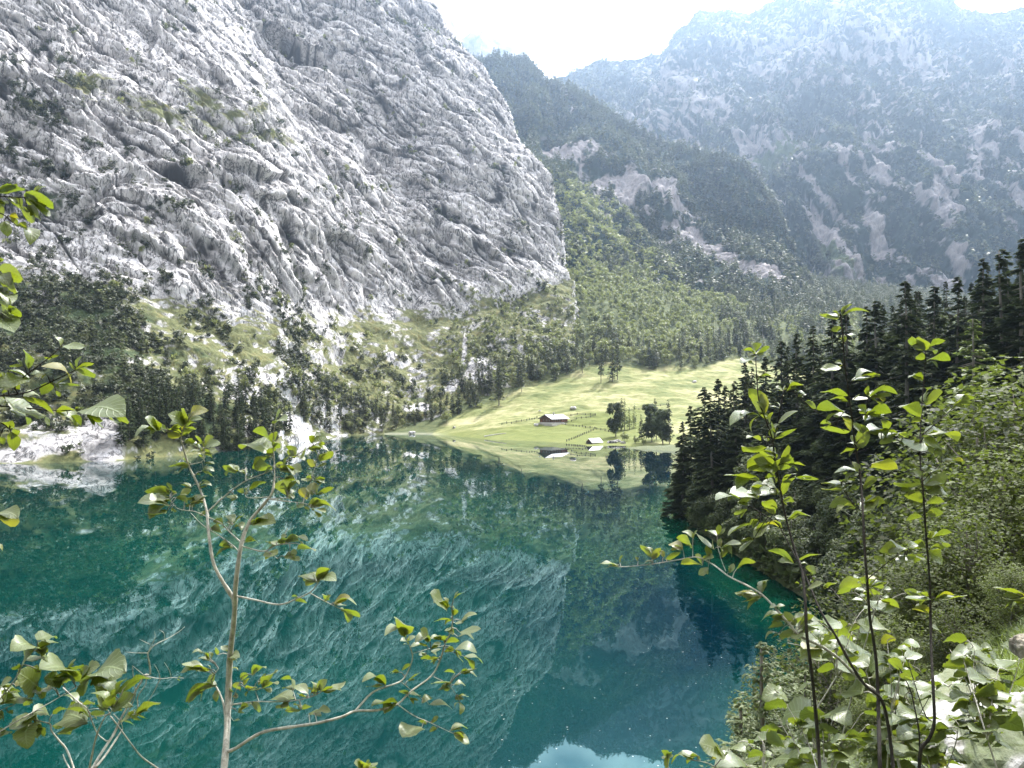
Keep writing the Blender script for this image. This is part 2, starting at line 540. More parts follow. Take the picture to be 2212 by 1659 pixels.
# bare scree chutes
scree = np.zeros_like(U)
for (cu, cv, ru, rv, an) in [(215, 950, 60, 55, 60), (80, 965, 130, 26, -6), (655, 925, 55, 26, 38), (700, 948, 60, 14, 30), (1003, 770, 6, 60, 2), (985, 830, 30, 14, -30), (900, 885, 30, 16, 0), (540, 850, 60, 5, 48), (1040, 800, 40, 34, 30)]:
    scree = np.maximum(scree, blob(U, V, cu, cv, ru, rv, an) ** 0.8)
scm = sstep(0.42, 0.6, scree + 0.15 * gn2)
grass *= 1 - scm
forest *= 1 - scm
crack = np.maximum(sstep(0.55, 0.15, g2), sstep(0.50, 0.12, g3) * 0.8) * rockw
crack = np.maximum(crack, sstep(0.40, 0.05, lc_) * rockw)
crack = np.maximum(crack, sstep(0.40, 0.05, lc2) * 0.9 * rockw)
crack = np.maximum(crack, 1.2 * long_ * rockw)
crack = np.maximum(crack, 0.78 * scm * (U < 600))
crack = np.clip(crack * (0.35 + 0.65 * sstep(-0.3, 0.4, gn)) + 0.5 * cave_shade, 0, 1)  # dark cracks plus the painted overhang shade
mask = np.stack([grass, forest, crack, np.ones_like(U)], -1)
fc = grid_faces(P.shape[0], P.shape[1])
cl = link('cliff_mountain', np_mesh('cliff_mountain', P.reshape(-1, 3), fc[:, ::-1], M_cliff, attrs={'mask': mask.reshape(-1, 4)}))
tag(cl, kind='structure')
CLIFF = dict(P=P, U=U, V=V, N=N2, tal=tal, scree=scm, row=np.arange(P.shape[0])[:, None] * np.ones(P.shape[1])[None])

# ------------------------------------------------------------------ valley floor: meadow and the wooded rise behind it
ctl = [(836, 938, 730, 0), (921, 937, 735, 0), (981, 941, 700, 0), (1054, 949, 643, 0), (1138, 952, 622, 0), (1229, 958, 585, 0), (1268, 964, 552, 0), (1308, 961, 566, 0),
       (1350, 962, 562, 0), (1410, 967, 537, 0), (1453, 967, 535, 0), (1560, 975, 500, 0)]
pts = [WZ(u, 0.2, Y) for u, v, Y, _ in ctl] + [WZ(u, -5, Y - 45) for u, v, Y, _ in ctl] + [WZ(u, -9, Y - 110) for u, v, Y, _ in ctl[3:]] + [WZ(740, -4, 740), WZ(800, -6, 690), WZ(880, -6, 690)]
for (u, v, Y) in [(1199, 915, 700), (1078, 913, 700), (1300, 915, 690), (1400, 915, 680), (1010, 915, 742), (936, 921, 752), (1005, 889, 778), (1078, 866, 800), (1123, 838, 830),
                  (1193, 826, 850), (1259, 798, 880), (1308, 782, 900), (1411, 798, 900), (1471, 791, 910), (1560, 785, 930), (1250, 868, 765), (1350, 860, 775), (1450, 860, 775),
                  (1600, 890, 740), (1600, 955, 570), (1230, 640, 1120), (1500, 640, 1400), (1740, 640, 1520), (2000, 650, 1650), (1300, 710, 1050), (1500, 712, 1100), (1700, 720, 1120),
                  (1900, 710, 1180), (1700, 800, 950), (2100, 700, 1150), (2300, 680, 1700), (1000, 760, 960), (1050, 560, 1400), (1350, 560, 1500), (2400, 800, 900), (2500, 700, 1300)]:
    pts.append(W(u, v, Y))
pts = np.array(pts)


def rbf_fit(P2, z, lam=0.4):
    d = np.linalg.norm(P2[:, None] - P2[None], axis=-1)
    n = len(P2)
    A = np.zeros((n + 3, n + 3))
    A[:n, :n] = d
    A[:n, :n] -= lam * np.eye(n)
    A[:n, n] = 1; A[:n, n + 1:] = P2
    A[n, :n] = 1; A[n + 1:, :n] = P2.T
    return np.linalg.solve(A, np.concatenate([z, [0, 0, 0]]))


cf = rbf_fit(pts[:, :2], pts[:, 2])


def valley_z(x, y):
    sh = np.shape(x)
    q = np.stack([np.ravel(x), np.ravel(y)], -1)
    out = np.zeros(len(q))
    for i in range(0, len(q), 40000):
        d = np.linalg.norm(q[i:i + 40000, None] - pts[None, :, :2], axis=-1)
        out[i:i + 40000] = d @ cf[:-3] + cf[-3] + q[i:i + 40000] @ cf[-2:]
    z = out.reshape(sh)
    k = sstep(0.3, 9, z)
    z = z + k * (1.7 * fbm(x / 30, y / 22, 0, 4, 5) + 0.9 * fbm(x / 9, y / 7, 0, 3, 6))
    return z


gx = np.arange(-150, 1150, 1.7)
gy = np.concatenate([np.arange(340, 760, 1.25), np.arange(760, 1500, 4.0)])
GX, GY = np.meshgrid(gx, gy)
GZ = valley_z(GX, GY)
VP = np.stack([GX, GY, GZ], -1)
VU, VV = pix(VP)
M_mead, ns, ls, b = new_mat('alpine_meadow')
at = nd(ns, 'ShaderNodeAttribute', attribute_name='mask')
sep = ns.new('ShaderNodeSeparateColor'); ls.new(at.outputs['Color'], sep.inputs[0])
n1 = tnoise(ns, ls, 0.045, 6, 0.7, mscale=(0.6, 1.2, 1))
c = ramp(ns, ls, n1, [(0.36, (0.095, 0.115, 0.038)), (0.5, (0.18, 0.185, 0.075)), (0.64, (0.33, 0.30, 0.165))])
n2 = tnoise(ns, ls, 0.35, 4, 0.7, mscale=(0.5, 1.4, 1))
c = mixc(ns, ls, 0.8, c, ramp(ns, ls, n2, [(0.34, (0.55, 0.6, 0.5)), (0.5, (1, 1, 1))]), 'MULTIPLY')
lush = ramp(ns, ls, n2, [(0.3, (0.075, 0.092, 0.022)), (0.7, (0.13, 0.145, 0.04))])
c = mixc(ns, ls, sep.outputs['Red'], c, lush)
c = mixc(ns, ls, sep.outputs['Green'], c, ramp(ns, ls, n2, [(0.3, (0.03, 0.045, 0.015)), (0.7, (0.12, 0.13, 0.06))]))
c = mixc(ns, ls, sep.outputs['Blue'], c, (0.5, 0.48, 0.42))
ls.new(c, b.inputs['Base Color'])
b.inputs['Roughness'].default_value = 0.9
b.inputs['Specular IOR Level'].default_value = 0.1
bp = nd(ns, 'ShaderNodeBump', Strength=0.5, Distance=0.6); ls.new(n2, bp.inputs['Height']); ls.new(bp.outputs[0], b.inputs['Normal'])

EDGE = arr([(836, 965), (925, 948), (948, 922), (1005, 890), (1078, 862), (1123, 838), (1193, 828), (1230, 810), (1259, 796), (1308, 782), (1411, 798), (1471, 789), (1505, 798), (1590, 770), (1700, 800)])
vedge = np.interp(VU, EDGE[:, 0], EDGE[:, 1])
fl = sstep(3, -4, VV - vedge + 5 * fbm(GX / 15, GY / 15, 0, 2, 8))
lushm = np.zeros_like(GX)
# fenced, mown ground below and beside the hut
yl = np.interp(VU, [900, 1060, 1170, 1240, 1300, 1420, 1500], [944, 925, 915, 905, 895, 890, 885])
lushm = sstep(-1.5, 1.5, VV - yl) * sstep(1395, 1375, VU) * 0.85
lushm = np.maximum(lushm, 0.75 * sstep(-2, 2, VV - np.interp(VU, [1240, 1300, 1400, 1440], [893, 889, 882, 895])) * sstep(1238, 1246, VU) * sstep(1400, 1380, VU))
beach = 0.2 * sstep(1.5, 0.3, GZ) * sstep(985, 930, VU)
mk = np.stack([lushm, fl, beach, np.ones_like(GX)], -1)
vl = link('meadow', np_mesh('meadow', VP.reshape(-1, 3), grid_faces(*GX.shape), M_mead, attrs={'mask': mk.reshape(-1, 4)}))
tag(vl, kind='structure')


def on_valley(u, v, Y0_=450, Y1_=1500):
    """point of the valley floor seen in direction (u, v)"""
    Y = np.linspace(Y0_, Y1_, 1400)
    p = W(u, v, Y)
    z = valley_z(p[:, 0], p[:, 1])
    ok = np.where(p[:, 2] <= z)[0]
    i = ok[0] if len(ok) else len(Y) - 1
    return Vector((p[i, 0], p[i, 1], z[i]))


# ------------------------------------------------------------------ mountains farther back
def mountain(name, crest, base, nr, nc, umin, umax, relief, seed, mat, wrap=500, k=1.0, step=0.5):
    u = np.linspace(umin, umax, nc)
    cv, cY = np.interp(u, crest[:, 0], crest[:, 1]), np.interp(u, crest[:, 0], crest[:, 2])
    bv, bY = np.interp(u, base[:, 0], base[:, 1]), np.interp(u, base[:, 0], base[:, 2])
    s = np.linspace(0, 1, nr)[:, None]
    Vv = bv + (cv - bv) * s
    Yy = bY + (cY - bY) * (step * s + (1 - step) * s * s)
    P = W(np.broadcast_to(u, Vv.shape), Vv, Yy)
    w = np.linspace(0, 1, 30)[1:, None]
    z0 = P[-1][None].copy()
    back = np.repeat(z0, len(w), 0)
    back[..., 1] += wrap * S * w
    back[..., 0] += (back[..., 0] / back[..., 1]) * wrap * S * w * 0
    back[..., 2] -= 0.75 * wrap * S * w[:, 0][:, None]
    P = np.concatenate([P, back], 0)
    N = grid_normals(P)
    if N[nr // 2, nc // 2, 1] > 0: N = -N
    x, y, z = P[..., 0] / S, P[..., 1] / S, P[..., 2] / S
    wx = 70 * fbm(x / 300, y / 300, z / 300, 2, seed + 1)
    D = relief * (1.3 * fbm((x + wx) / 420, y / 600, z / 700, 3, seed + 2) + 1.1 * (ridge((x + wx) / 170, y / 400, z / 420, 3, seed + 3) - 0.6)
                  + 0.3 * (ridge((x + wx) / 55, y / 60, z / 80, 3, seed + 4) - 0.6) + 0.12 * (ridge(x / 18, y / 18, z / 26, 2, seed + 5) - .6))
    D *= k * sstep(0, 0.05, np.concatenate([s[:, 0], np.ones(len(w))]))[:, None] * (0.35 + 0.65 * sstep(1.0, 0.85, np.concatenate([s[:, 0], np.ones(len(w))])))[:, None]
    U, V = pix(P)
    P = P + N * (D * S)[..., None]
    return P, U, V, (x, y, z), s


crestA = arr([(820, 60, 2900), (940, 90, 2700), (1042, 140, 2400), (1072, 132, 2350), (1139, 141, 2300), (1166, 165, 2250), (1176, 185, 2250), (1207, 190, 2200), (1254, 206, 2150),
              (1307, 238, 2100), (1358, 272, 2050), (1450, 316, 2000), (1543, 342, 1900), (1600, 354, 1850), (1660, 408, 1800), (1700, 478, 1720), (1740, 568, 1640), (1790, 652, 1560), (1830, 700, 1500)])
baseA = arr([(820, 690, 1150), (1230, 690, 1220), (1500, 720, 1300), (1740, 730, 1330), (1830, 740, 1350)])
PA, UA, VA, xyzA, _ = mountain('a', crestA, baseA, 420, 620, 820, 1830, 42, 200, None)
x, y, z = xyzA
nA, nB = fbm(x / 45, y / 45, z / 60, 4, 211), fbm(x / 14, y / 14, z / 22, 3, 213)
rk = np.zeros_like(UA)
for (cu, cv, ru, rv, an, w_) in [(1190, 312, 55, 26, 0, .9), (1260, 330, 45, 22, 0, .8), (1345, 395, 75, 30, 22, .95), (1290, 400, 60, 34, 60, .75), (1440, 410, 60, 26, 40, .8), (1550, 500, 120, 30, 40, 1.0), (1640, 565, 110, 22, 34, 1.0), (1480, 470, 50, 30, 50, .85), (1420, 620, 90, 30, 0, .35), (1230, 225, 40, 18, 60, .5), (1520, 590, 20, 20, 0, .3)]:
    rk = np.maximum(rk, w_ * blob(UA, VA, cu, cv, ru, rv, an) ** 0.7)
rockA = sstep(0.45, 0.72, rk + 0.55 * nA + 0.3 * nB - 0.05)
lightA = sstep(0.4, 0.7, blob(UA, VA, 1270, 480, 150, 70, 28) + blob(UA, VA, 1330, 640, 220, 60, 8) + .3 * nA)
mkA = np.stack([(1 - rockA) * lightA * 0.8, (1 - rockA), 0 * rk + .25 * sstep(.1, -.4, nB), np.ones_like(rk)], -1)
ra = link('wooded_ridge', np_mesh('wooded_ridge', PA.reshape(-1, 3), grid_faces(*UA.shape), M_far, attrs={'mask': mkA.reshape(-1, 4)}))
tag(ra, kind='structure')

crestB = arr([(1150, 190, 3800), (1225, 162, 3700), (1282, 136, 3600), (1330, 130, 3600), (1425, 118, 3500), (1463, 76, 3450), (1517, 27, 3400), (1618, 29, 3300), (1681, 0, 3250), (1750, -55, 3200),
              (1850, -110, 3150), (1930, -95, 3100), (2000, -50, 3050), (2056, 0, 3000), (2075, 22, 3000), (2150, 26, 3000), (2230, 10, 2950), (2400, -60, 2900), (2650, -160, 2800)])
baseB = arr([(1150, 700, 1750), (1500, 700, 1750), (1800, 690, 1700), (2100, 680, 1700), (2650, 680, 1650)])
PB, UB, VB, xyzB, _ = mountain('b', crestB, baseB, 560, 820, 1150, 2650, 70, 300, None, wrap=700)
x, y, z = xyzB
nA, nB = fbm(x / 120, y / 120, z / 150, 4, 311), fbm(x / 24, y / 24, z / 36, 3, 313)
rk = np.zeros_like(UB)
# pale walls above the terrace, stripes of scree and gullies below it
for (cu, cv, ru, rv, an, w_) in [(1500, 200, 130, 80, 15, .95), (1420, 270, 110, 45, 10, .85), (1700, 100, 150, 90, 0, .95), (1880, 60, 180, 90, 20, .95), (2000, 120, 110, 60, 30, .95), (1600, 280, 140, 26, 5, .8),
                                 (1880, 220, 60, 50, 0, .85), (1960, 200, 80, 60, 30, .7), (2180, 160, 60, 50, -40, .9), (2130, 240, 60, 20, -35, .8), (2200, 100, 30, 60, 0, .8),
                                 (1760, 420, 22, 90, -26, .75), (1800, 500, 24, 90, -34, .8), (1850, 590, 26, 70, -34, .8), (1885, 640, 20, 30, -30, .8),
                                 (1850, 350, 70, 28, 10, .7), (1895, 420, 26, 80, -8, .85), (1940, 510, 20, 60, -22, .75), (1985, 340, 40, 30, 0, .7), (2015, 420, 34, 70, -10, .9), (2045, 480, 16, 60, -8, .7),
                                 (2070, 560, 24, 50, -40, .55), (1990, 600, 30, 30, -40, .8), (2030, 610, 40, 14, 20, .7), (2100, 340, 50, 60, 0, .6), (2190, 380, 40, 90, 0, .55), (2120, 480, 12, 60, -5, .55), (1905, 610, 20, 40, -30, .5), (1730, 560, 14, 60, -42, .4)]:
    rk = np.maximum(rk, w_ * blob(UB, VB, cu, cv, ru, rv, an) ** 0.7)
nF = fbm((x + .25 * z) / 30, y / 300, z / 170, 4, 317)
low = sstep(250, 330, VB)
nB2 = fbm(x / 11, y / 11, z / 16, 2, 319)
rockB = sstep(0.42, 0.72, rk * (.85 + .15 * low) + 0.26 * nA * (1 - .4 * low) + 0.55 * nB + .35 * nB2 + 0.95 * nF * low + .25 * nF - 0.06)
grB = sstep(.4, .7, blob(UB, VB, 1700, 310, 50, 30, -20) + .9 * blob(UB, VB, 1810, 540, 40, 110, -34) + .6 * blob(UB, VB, 1640, 320, 60, 12, 0) + .3 * nA)
bwall = sstep(330, 260, VB) * sstep(1240, 1330, UB)
mkB = np.stack([grB * (1 - rockB), (1 - rockB) * (1 - grB) , .3 * sstep(.1, -.3, nB), np.ones_like(rk)], -1)
rb = link('far_mountain', np_mesh('far_mountain', PB.reshape(-1, 3), grid_faces(*UB.shape), M_far, attrs={'mask': mkB.reshape(-1, 4)}))
tag(rb, kind='structure')

crestC = arr([(600, -200, 5200), (900, -20, 5200), (960, 20, 5100), (1000, 80, 5000), (1040, 62, 5000), (1075, 90, 5000), (1130, 110, 5000), (1180, 165, 5000), (1240, 190, 5000), (1330, 210, 5000)])
baseC = arr([(600, 500, 3600), (1330, 500, 3600)])
PC, UC, VC, xyzC, _ = mountain('c', crestC, baseC, 160, 220, 600, 1330, 90, 400, None, wrap=600)
x, y, z = xyzC
nA = fbm(x / 160, y / 160, z / 160, 4, 411)
fo = sstep(0.1, 0.4, nA) * .7
rc = link('distant_peak', np_mesh('distant_peak', PC.reshape(-1, 3), grid_faces(*UC.shape), M_far, attrs={'mask': np.stack([0 * nA, fo, 0 * nA, np.ones_like(nA)], -1).reshape(-1, 4)}))
tag(rc, kind='structure')

# ------------------------------------------------------------------ near bank on the right
SHORE = arr([(-140, -130), (-80, -50), (-47, -16), (-23, 16), (0, 35), (23, 54), (38, 78), (41, 100), (40, 125), (39, 156), (41, 190), (50, 212), (68, 257), (92, 327), (88, 385), (60, 412), (80, 440), (200, 520)])


def shore_dist(x, y):
    x, y = np.asarray(x, float), np.asarray(y, float)
    best = np.full(np.broadcast(x, y).shape, 1e9)
    sgn = np.ones_like(best)
    for a, b_ in zip(SHORE[:-1], SHORE[1:]):
        d = b_ - a
        L = d @ d
        t = np.clip(((x - a[0]) * d[0] + (y - a[1]) * d[1]) / L, 0, 1)
        ex, ey = x - (a[0] + t * d[0]), y - (a[1] + t * d[1])
        dist = np.hypot(ex, ey)
        side = -(d[0] * (y - a[1]) - d[1] * (x - a[0]))
        m_ = dist < best
        best = np.where(m_, dist, best)
        sgn = np.where(m_, np.sign(side), sgn)
    return best * sgn


def bank_z(x, y, fine=True):
    d = shore_dist(x, y)
    k = np.interp(y, [-100, 20, 60, 120, 200, 250, 300, 500], [1.07, 1.07, 0.98, 0.86, 0.66, 0.40, 0.16, 0.05])
    z = np.where(d > 0, d * k, d * 0.45)
    lim = 30 + 8 * np.clip((120 - y) / 60, 0, 1)
    z = np.where(z > lim, lim + (z - lim) * 0.42, z)
    r = sstep(1, 12, d)
    z = z + r * (2.6 * fbm(x / 26, y / 26, 0, 3, 501) + 0.8 * fbm(x / 6, y / 6, 0, 3, 503) * sstep(3, 12, np.hypot(x, y)))
    if fine: z = z + 0.12 * fbm(x / 0.9, y / 0.9, 0, 3, 505) * r
    return z


# the spot one stands on: shift so the ground lies 1.6 m below the lens
Z_OFF = EYE - 1.62 - float(bank_z(0.0, 0.0))


def bankz(x, y):
    x, y = np.asarray(x, float), np.asarray(y, float)
    return bank_z(x, y) + Z_OFF * np.exp(-(x * x + y * y) / 18.0 ** 2)


def warp_axis(lo, hi, n, c=0.0, p=2.6):
    t = np.linspace(-1, 1, n)
    a = np.sign(t) * np.abs(t) ** p
    return np.unique(np.where(a < 0, c + a * (c - lo), c + a * (hi - c)))


bx_, by_ = warp_axis(-140, 420, 460, 3), warp_axis(-120, 470, 460, 4)
BX, BY = np.meshgrid(bx_, by_)
BZ = bankz(BX, BY)
BZ = np.where((BY > 430), np.minimum(BZ, 2 - (BY - 430) * .3), BZ)
M_bank, ns, ls, b = new_mat('mossy_bank_soil')
n1 = tnoise(ns, ls, 1.2, 8, 0.75)
c = ramp(ns, ls, n1, [(0.3, (0.03, 0.035, 0.015)), (0.5, (0.07, 0.085, 0.03)), (0.64, (0.12, 0.12, 0.06)), (0.78, (0.25, 0.24, 0.2))])
ls.new(c, b.inputs['Base Color'])
b.inputs['Roughness'].default_value = 0.95
bp = nd(ns, 'ShaderNodeBump', Strength=0.7, Distance=0.15); ls.new(n1, bp.inputs['Height']); ls.new(bp.outputs[0], b.inputs['Normal'])
bk = link('bank', np_mesh('bank', np.stack([BX, BY, BZ], -1).reshape(-1, 3), grid_faces(*BX.shape), M_bank))
tag(bk, kind='structure')

# water sheet with masks for the shallow shelf and the painted blue reflection
wx_, wy_ = np.linspace(-700, 520, 250), np.linspace(-300, 900, 250)
WX, WY = np.meshgrid(wx_, wy_)
dS = -shore_dist(WX, WY)
shal = sstep(17, 3, dS + 4 * fbm(WX / 20, WY / 20, 0, 3, 77)) * sstep(30, 60, WY) * (WY < 330)
shal = np.clip(shal, 0, 1) * 0.45
wa = link('water', np_mesh('water', np.stack([WX, WY, 0 * WX], -1).reshape(-1, 3), grid_faces(*WX.shape), M_water,
                           attrs={'mask': np.stack([shal, sstep(-14, 22, WX - WY * .03 + 8 * fbm(WX / 40, WY / 40, 0, 3, 78)), shal, np.ones_like(shal)], -1).reshape(-1, 4)}))
tag(wa, kind='structure')
# ------------------------------------------------------------------ trees
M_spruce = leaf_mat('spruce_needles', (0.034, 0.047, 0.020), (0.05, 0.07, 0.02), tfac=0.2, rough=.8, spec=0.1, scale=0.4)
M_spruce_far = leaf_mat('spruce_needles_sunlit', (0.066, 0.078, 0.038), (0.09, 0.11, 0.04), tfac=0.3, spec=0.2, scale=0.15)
M_larch = leaf_mat('larch_needles', (0.075, 0.105, 0.032), (0.16, 0.21, 0.05), tfac=0.4, spec=0.2, scale=0.5)
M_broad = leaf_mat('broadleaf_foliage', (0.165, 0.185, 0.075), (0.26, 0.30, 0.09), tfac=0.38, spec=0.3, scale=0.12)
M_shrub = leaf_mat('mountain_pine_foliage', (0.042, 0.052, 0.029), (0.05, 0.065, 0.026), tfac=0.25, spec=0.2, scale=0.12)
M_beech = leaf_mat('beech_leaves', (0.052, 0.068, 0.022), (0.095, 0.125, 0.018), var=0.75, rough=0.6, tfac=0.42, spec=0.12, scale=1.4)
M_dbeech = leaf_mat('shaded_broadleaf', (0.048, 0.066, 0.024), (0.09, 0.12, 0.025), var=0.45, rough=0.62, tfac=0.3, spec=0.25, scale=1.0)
M_trunk = bark_mat('grey_brown_bark', (0.07, 0.06, 0.05), (0.20, 0.18, 0.155), scale=3)
M_deadwood = bark_mat('bleached_wood', (0.25, 0.24, 0.22), (0.50, 0.48, 0.45), scale=3)


def tube(pts, rad, n=6):
    """tapered tube through points -> verts, quads"""
    pts = np.asarray(pts, float)
    rad = np.asarray(rad, float)
    t = np.gradient(pts, axis=0)
    t /= np.linalg.norm(t, axis=1)[:, None] + 1e-9
    ref = np.array([0.31, 0.17, 0.93]) if abs(t[0][2]) < 0.9 else np.array([1.0, 0.1, 0.0])
    a = np.cross(t, ref); a /= np.linalg.norm(a, axis=1)[:, None] + 1e-9
    b_ = np.cross(t, a)
    th = np.linspace(0, 2 * np.pi, n, endpoint=False)
    ring = pts[:, None] + rad[:, None, None] * (np.cos(th)[None, :, None] * a[:, None] + np.sin(th)[None, :, None] * b_[:, None])
    v = ring.reshape(-1, 3)
    f = []
    for i in range(len(pts) - 1):
        for j in range(n):
            f.append((i * n + j, i * n + (j + 1) % n, (i + 1) * n + (j + 1) % n, (i + 1) * n + j))
    v = np.concatenate([v, pts[-1:]])
    f += [((len(pts) - 1) * n + j, (len(pts) - 1) * n + (j + 1) % n, len(v) - 1, len(v) - 1) for j in range(n)]
    return v, np.array(f)


class Soup:
    def __init__(self): self.v, self.f, self.m, self.n = [], [], [], 0

    def add(self, v, f, mi=0):
        v = np.asarray(v, float).reshape(-1, 3)
        f = np.asarray(f)
        if f.shape[1] == 4:
            deg = f[:, 2] == f[:, 3]
            for part in (f[~deg], f[deg][:, :3]):
                if len(part):
                    self.f.append(part + self.n); self.m.append(np.full(len(part), mi))
        else:
            self.f.append(f + self.n); self.m.append(np.full(len(f), mi))
        self.v.append(v); self.n += len(v)
        return self

    def tris(self, v, mi=0):
        v = np.asarray(v).reshape(-1, 3)
        return self.add(v, np.arange(len(v)).reshape(-1, 3), mi)

    def quads(self, v, mi=0):
        v = np.asarray(v).reshape(-1, 3)
        return self.add(v, np.arange(len(v)).reshape(-1, 4), mi)

    def merged(self):
        """group by face size so faces can be written in one go"""
        t = [i for i, f in enumerate(self.f) if f.shape[1] == 3]
        q = [i for i, f in enumerate(self.f) if f.shape[1] == 4]
        fl, ml = [], []
        for g_ in (q, t):
            if g_:
                fl.append(np.concatenate([self.f[i] for i in g_])); ml.append(np.concatenate([self.m[i] for i in g_]))
        return np.concatenate(self.v), fl, np.concatenate(ml)

    def mesh(self, name, mats, smooth=False):
        v, fl, ml = self.merged()
        return np_mesh(name, v, fl, mats, midx=ml, smooth=smooth)


def unit(a): return a / (np.linalg.norm(a, axis=-1, keepdims=True) + 1e-9)


def conifer(h, r, n, size, seed, base=0.12, droop=0.35, sparse=0.0, aspect=0.42, tri=False):
    """crown of a spruce: n sprays of needles on whorled, drooping branches"""
    g_ = np.random.RandomState(seed)
    prof = lambda t: (1 - t) ** 0.85 * (0.70 + 0.30 * np.minimum(1, (t - base + .02) / 0.12))
    nb = max(70, int(h * 9)) if h > 5 else 200
    bt = base + (1 - base) * g_.uniform(0, 1, nb) ** 0.9 * 0.99
    ba = g_.uniform(0, 2 * np.pi, nb)
    side_bias = 1 + 0.16 * np.cos(ba - g_.uniform(0, 6)) + .14 * np.sin(2 * ba + bt * 9)
    bl = r * prof(bt) * g_.uniform(0.6, 1.15, nb) * side_bias
    bl *= np.where(g_.rand(nb) < sparse, 0.3, 1)
    bi = g_.choice(nb, n, p=(bl + .12 * r) / (bl + .12 * r).sum())
    f = g_.uniform(0.05, 1, n) ** 0.62
    L = bl[bi] + 0.02 * r
    th = ba[bi]
    d = np.stack([np.cos(th), np.sin(th), np.zeros(n)], -1)
    dr = droop * g_.uniform(.6, 1.4, nb)[bi]
    zz = bt[bi] * h - dr * L * f + 0.16 * L * f * f
    side = np.stack([-np.sin(th), np.cos(th), np.zeros(n)], -1)
    off = g_.normal(0, 1, n) * 0.13 * L * (0.3 + f)
    c = d * (L * f)[:, None] + side * off[:, None]
    c[:, 2] = zz - np.abs(off) * 0.35 - g_.uniform(0, 0.25, n) * size
    sz = size * g_.uniform(0.6, 1.35, n) * (0.5 + 0.5 * prof(bt[bi]))
    ax = unit(d + side * g_.normal(0, .65, n)[:, None] + np.array([0, 0, 1]) * g_.normal(-.32, .22, n)[:, None])
    up = unit(np.stack([g_.normal(0, .45, n), g_.normal(0, .45, n), np.ones(n)], -1))
    wd = unit(np.cross(ax, up))
    a, b_ = ax * sz[:, None], wd * (sz * aspect)[:, None]
    if tri:
        return np.stack([c - b_ * 1.2, c + b_ * 1.2, c + a * 1.3], 1)
    return np.stack([c - a * .45, c + b_, c + a, c - b_], 1)


def broad(h, r, n, size, seed, lobes=9, base=0.3, flat=0.5, shape=0.55, tri=False, gap=0.25):
    """broadleaf crown: leaf clumps around many unequal lobes"""
    g_ = np.random.RandomState(seed)
    lc = g_.normal(0, 1, (lobes, 3))
    lc = unit(lc) * g_.uniform(0.25, 1, (lobes, 1)) ** 0.5
    cz0, hz = h * (base + (1 - base) / 2), h * (1 - base) / 2
    lr = g_.uniform(0.26, 0.5, lobes) * r
    C = np.stack([lc[:, 0] * (r - lr * .8), lc[:, 1] * (r - lr * .8), cz0 + lc[:, 2] * np.maximum(hz - lr * .7, 0.1)], -1)
    li = g_.choice(lobes, n, p=lr ** 2 / (lr ** 2).sum())
    d = unit(g_.normal(0, 1, (n, 3)))
    rad = lr[li] * (1 - g_.exponential(0.13, n)).clip(0.15, 1.08)
    p = C[li] + d * rad[:, None] * np.array([1, 1, 0.85])
    gp = fbm(p[:, 0] / (size * 4) + seed, p[:, 1] / (size * 4), p[:, 2] / (size * 3), 2, seed)
    p = p[gp > -gap]; d = d[gp > -gap]
    n = len(p)
    nn = unit(d * (1 - flat) + np.array([0, 0, 1]) * flat + g_.normal(0, .35, (n, 3)))
    ax = unit(np.cross(nn, unit(g_.normal(0, 1, (n, 3)))))
    wd = np.cross(nn, ax)
    sz = size * g_.uniform(0.6, 1.35, n)
    a, b_ = ax * sz[:, None], wd * (sz * shape)[:, None]
    if tri: return np.stack([p - b_, p + b_, p + a * 1.5], 1), C
    return np.stack([p - a, p + b_ * (1.0), p + a, p - b_], 1), C


def tree_trunk(h, r0, seed, limbs=None, n=7, lean=0.02):
    g_ = np.random.RandomState(seed)
    s_ = Soup()
    k = 9
    t = np.linspace(0, 1, k)
    pth = np.stack([np.cumsum(g_.normal(0, lean * h / k, k)), np.cumsum(g_.normal(0, lean * h / k, k)), t * h], -1)
    pth[:, :2] -= pth[0, :2]
    pth[0, 2] = -0.8
    v, f = tube(pth, r0 * (1 - 0.9 * t) + 0.01, n)
    s_.add(v, f)
    if limbs is not None:
        for c in limbs:
            z0 = min(h * .75, max(h * 0.18, c[2] - 0.45 * np.hypot(c[0], c[1]) - .05 * h))
            i = z0 / h * (k - 1)
            b0 = pth[int(i)] + (pth[min(k - 1, int(i) + 1)] - pth[int(i)]) * (i - int(i))
            mid = b0 * .5 + c * .5 + g_.normal(0, .03 * h, 3)
            v, f = tube([b0, b0 * .75 + mid * .25 + np.array([0, 0, .01 * h]), mid, c], [r0 * .4, r0 * .33, r0 * .2, r0 * .05], 5)
            s_.add(v, f)
    return s_


def far_conifer_mesh(name, h, r, n, size, seed, mat, base=0.1, sparse=0.1):
    s_ = tree_trunk(h * .97, h * .012 + .05, seed, n=4)
    s_.m = [m_ * 0 + 1 for m_ in s_.m]
    s_.tris(conifer(h, r, n, size, seed, base=base, sparse=sparse, tri=True, aspect=.5))
    return s_.mesh(name, [mat, M_trunk])


def far_broad_mesh(name, h, r, n, size, seed, mat, base=0.25, lobes=8, limb=True):
    q, C = broad(h, r, n, size, seed, base=base, lobes=lobes, tri=True)
    s_ = tree_trunk(h * .8, h * .014 + .05, seed, C[:5] if limb else None, n=4)
    s_.m = [m_ * 0 + 1 for m_ in s_.m]
    s_.tris(q)
    return s_.mesh(name, [mat, M_trunk])


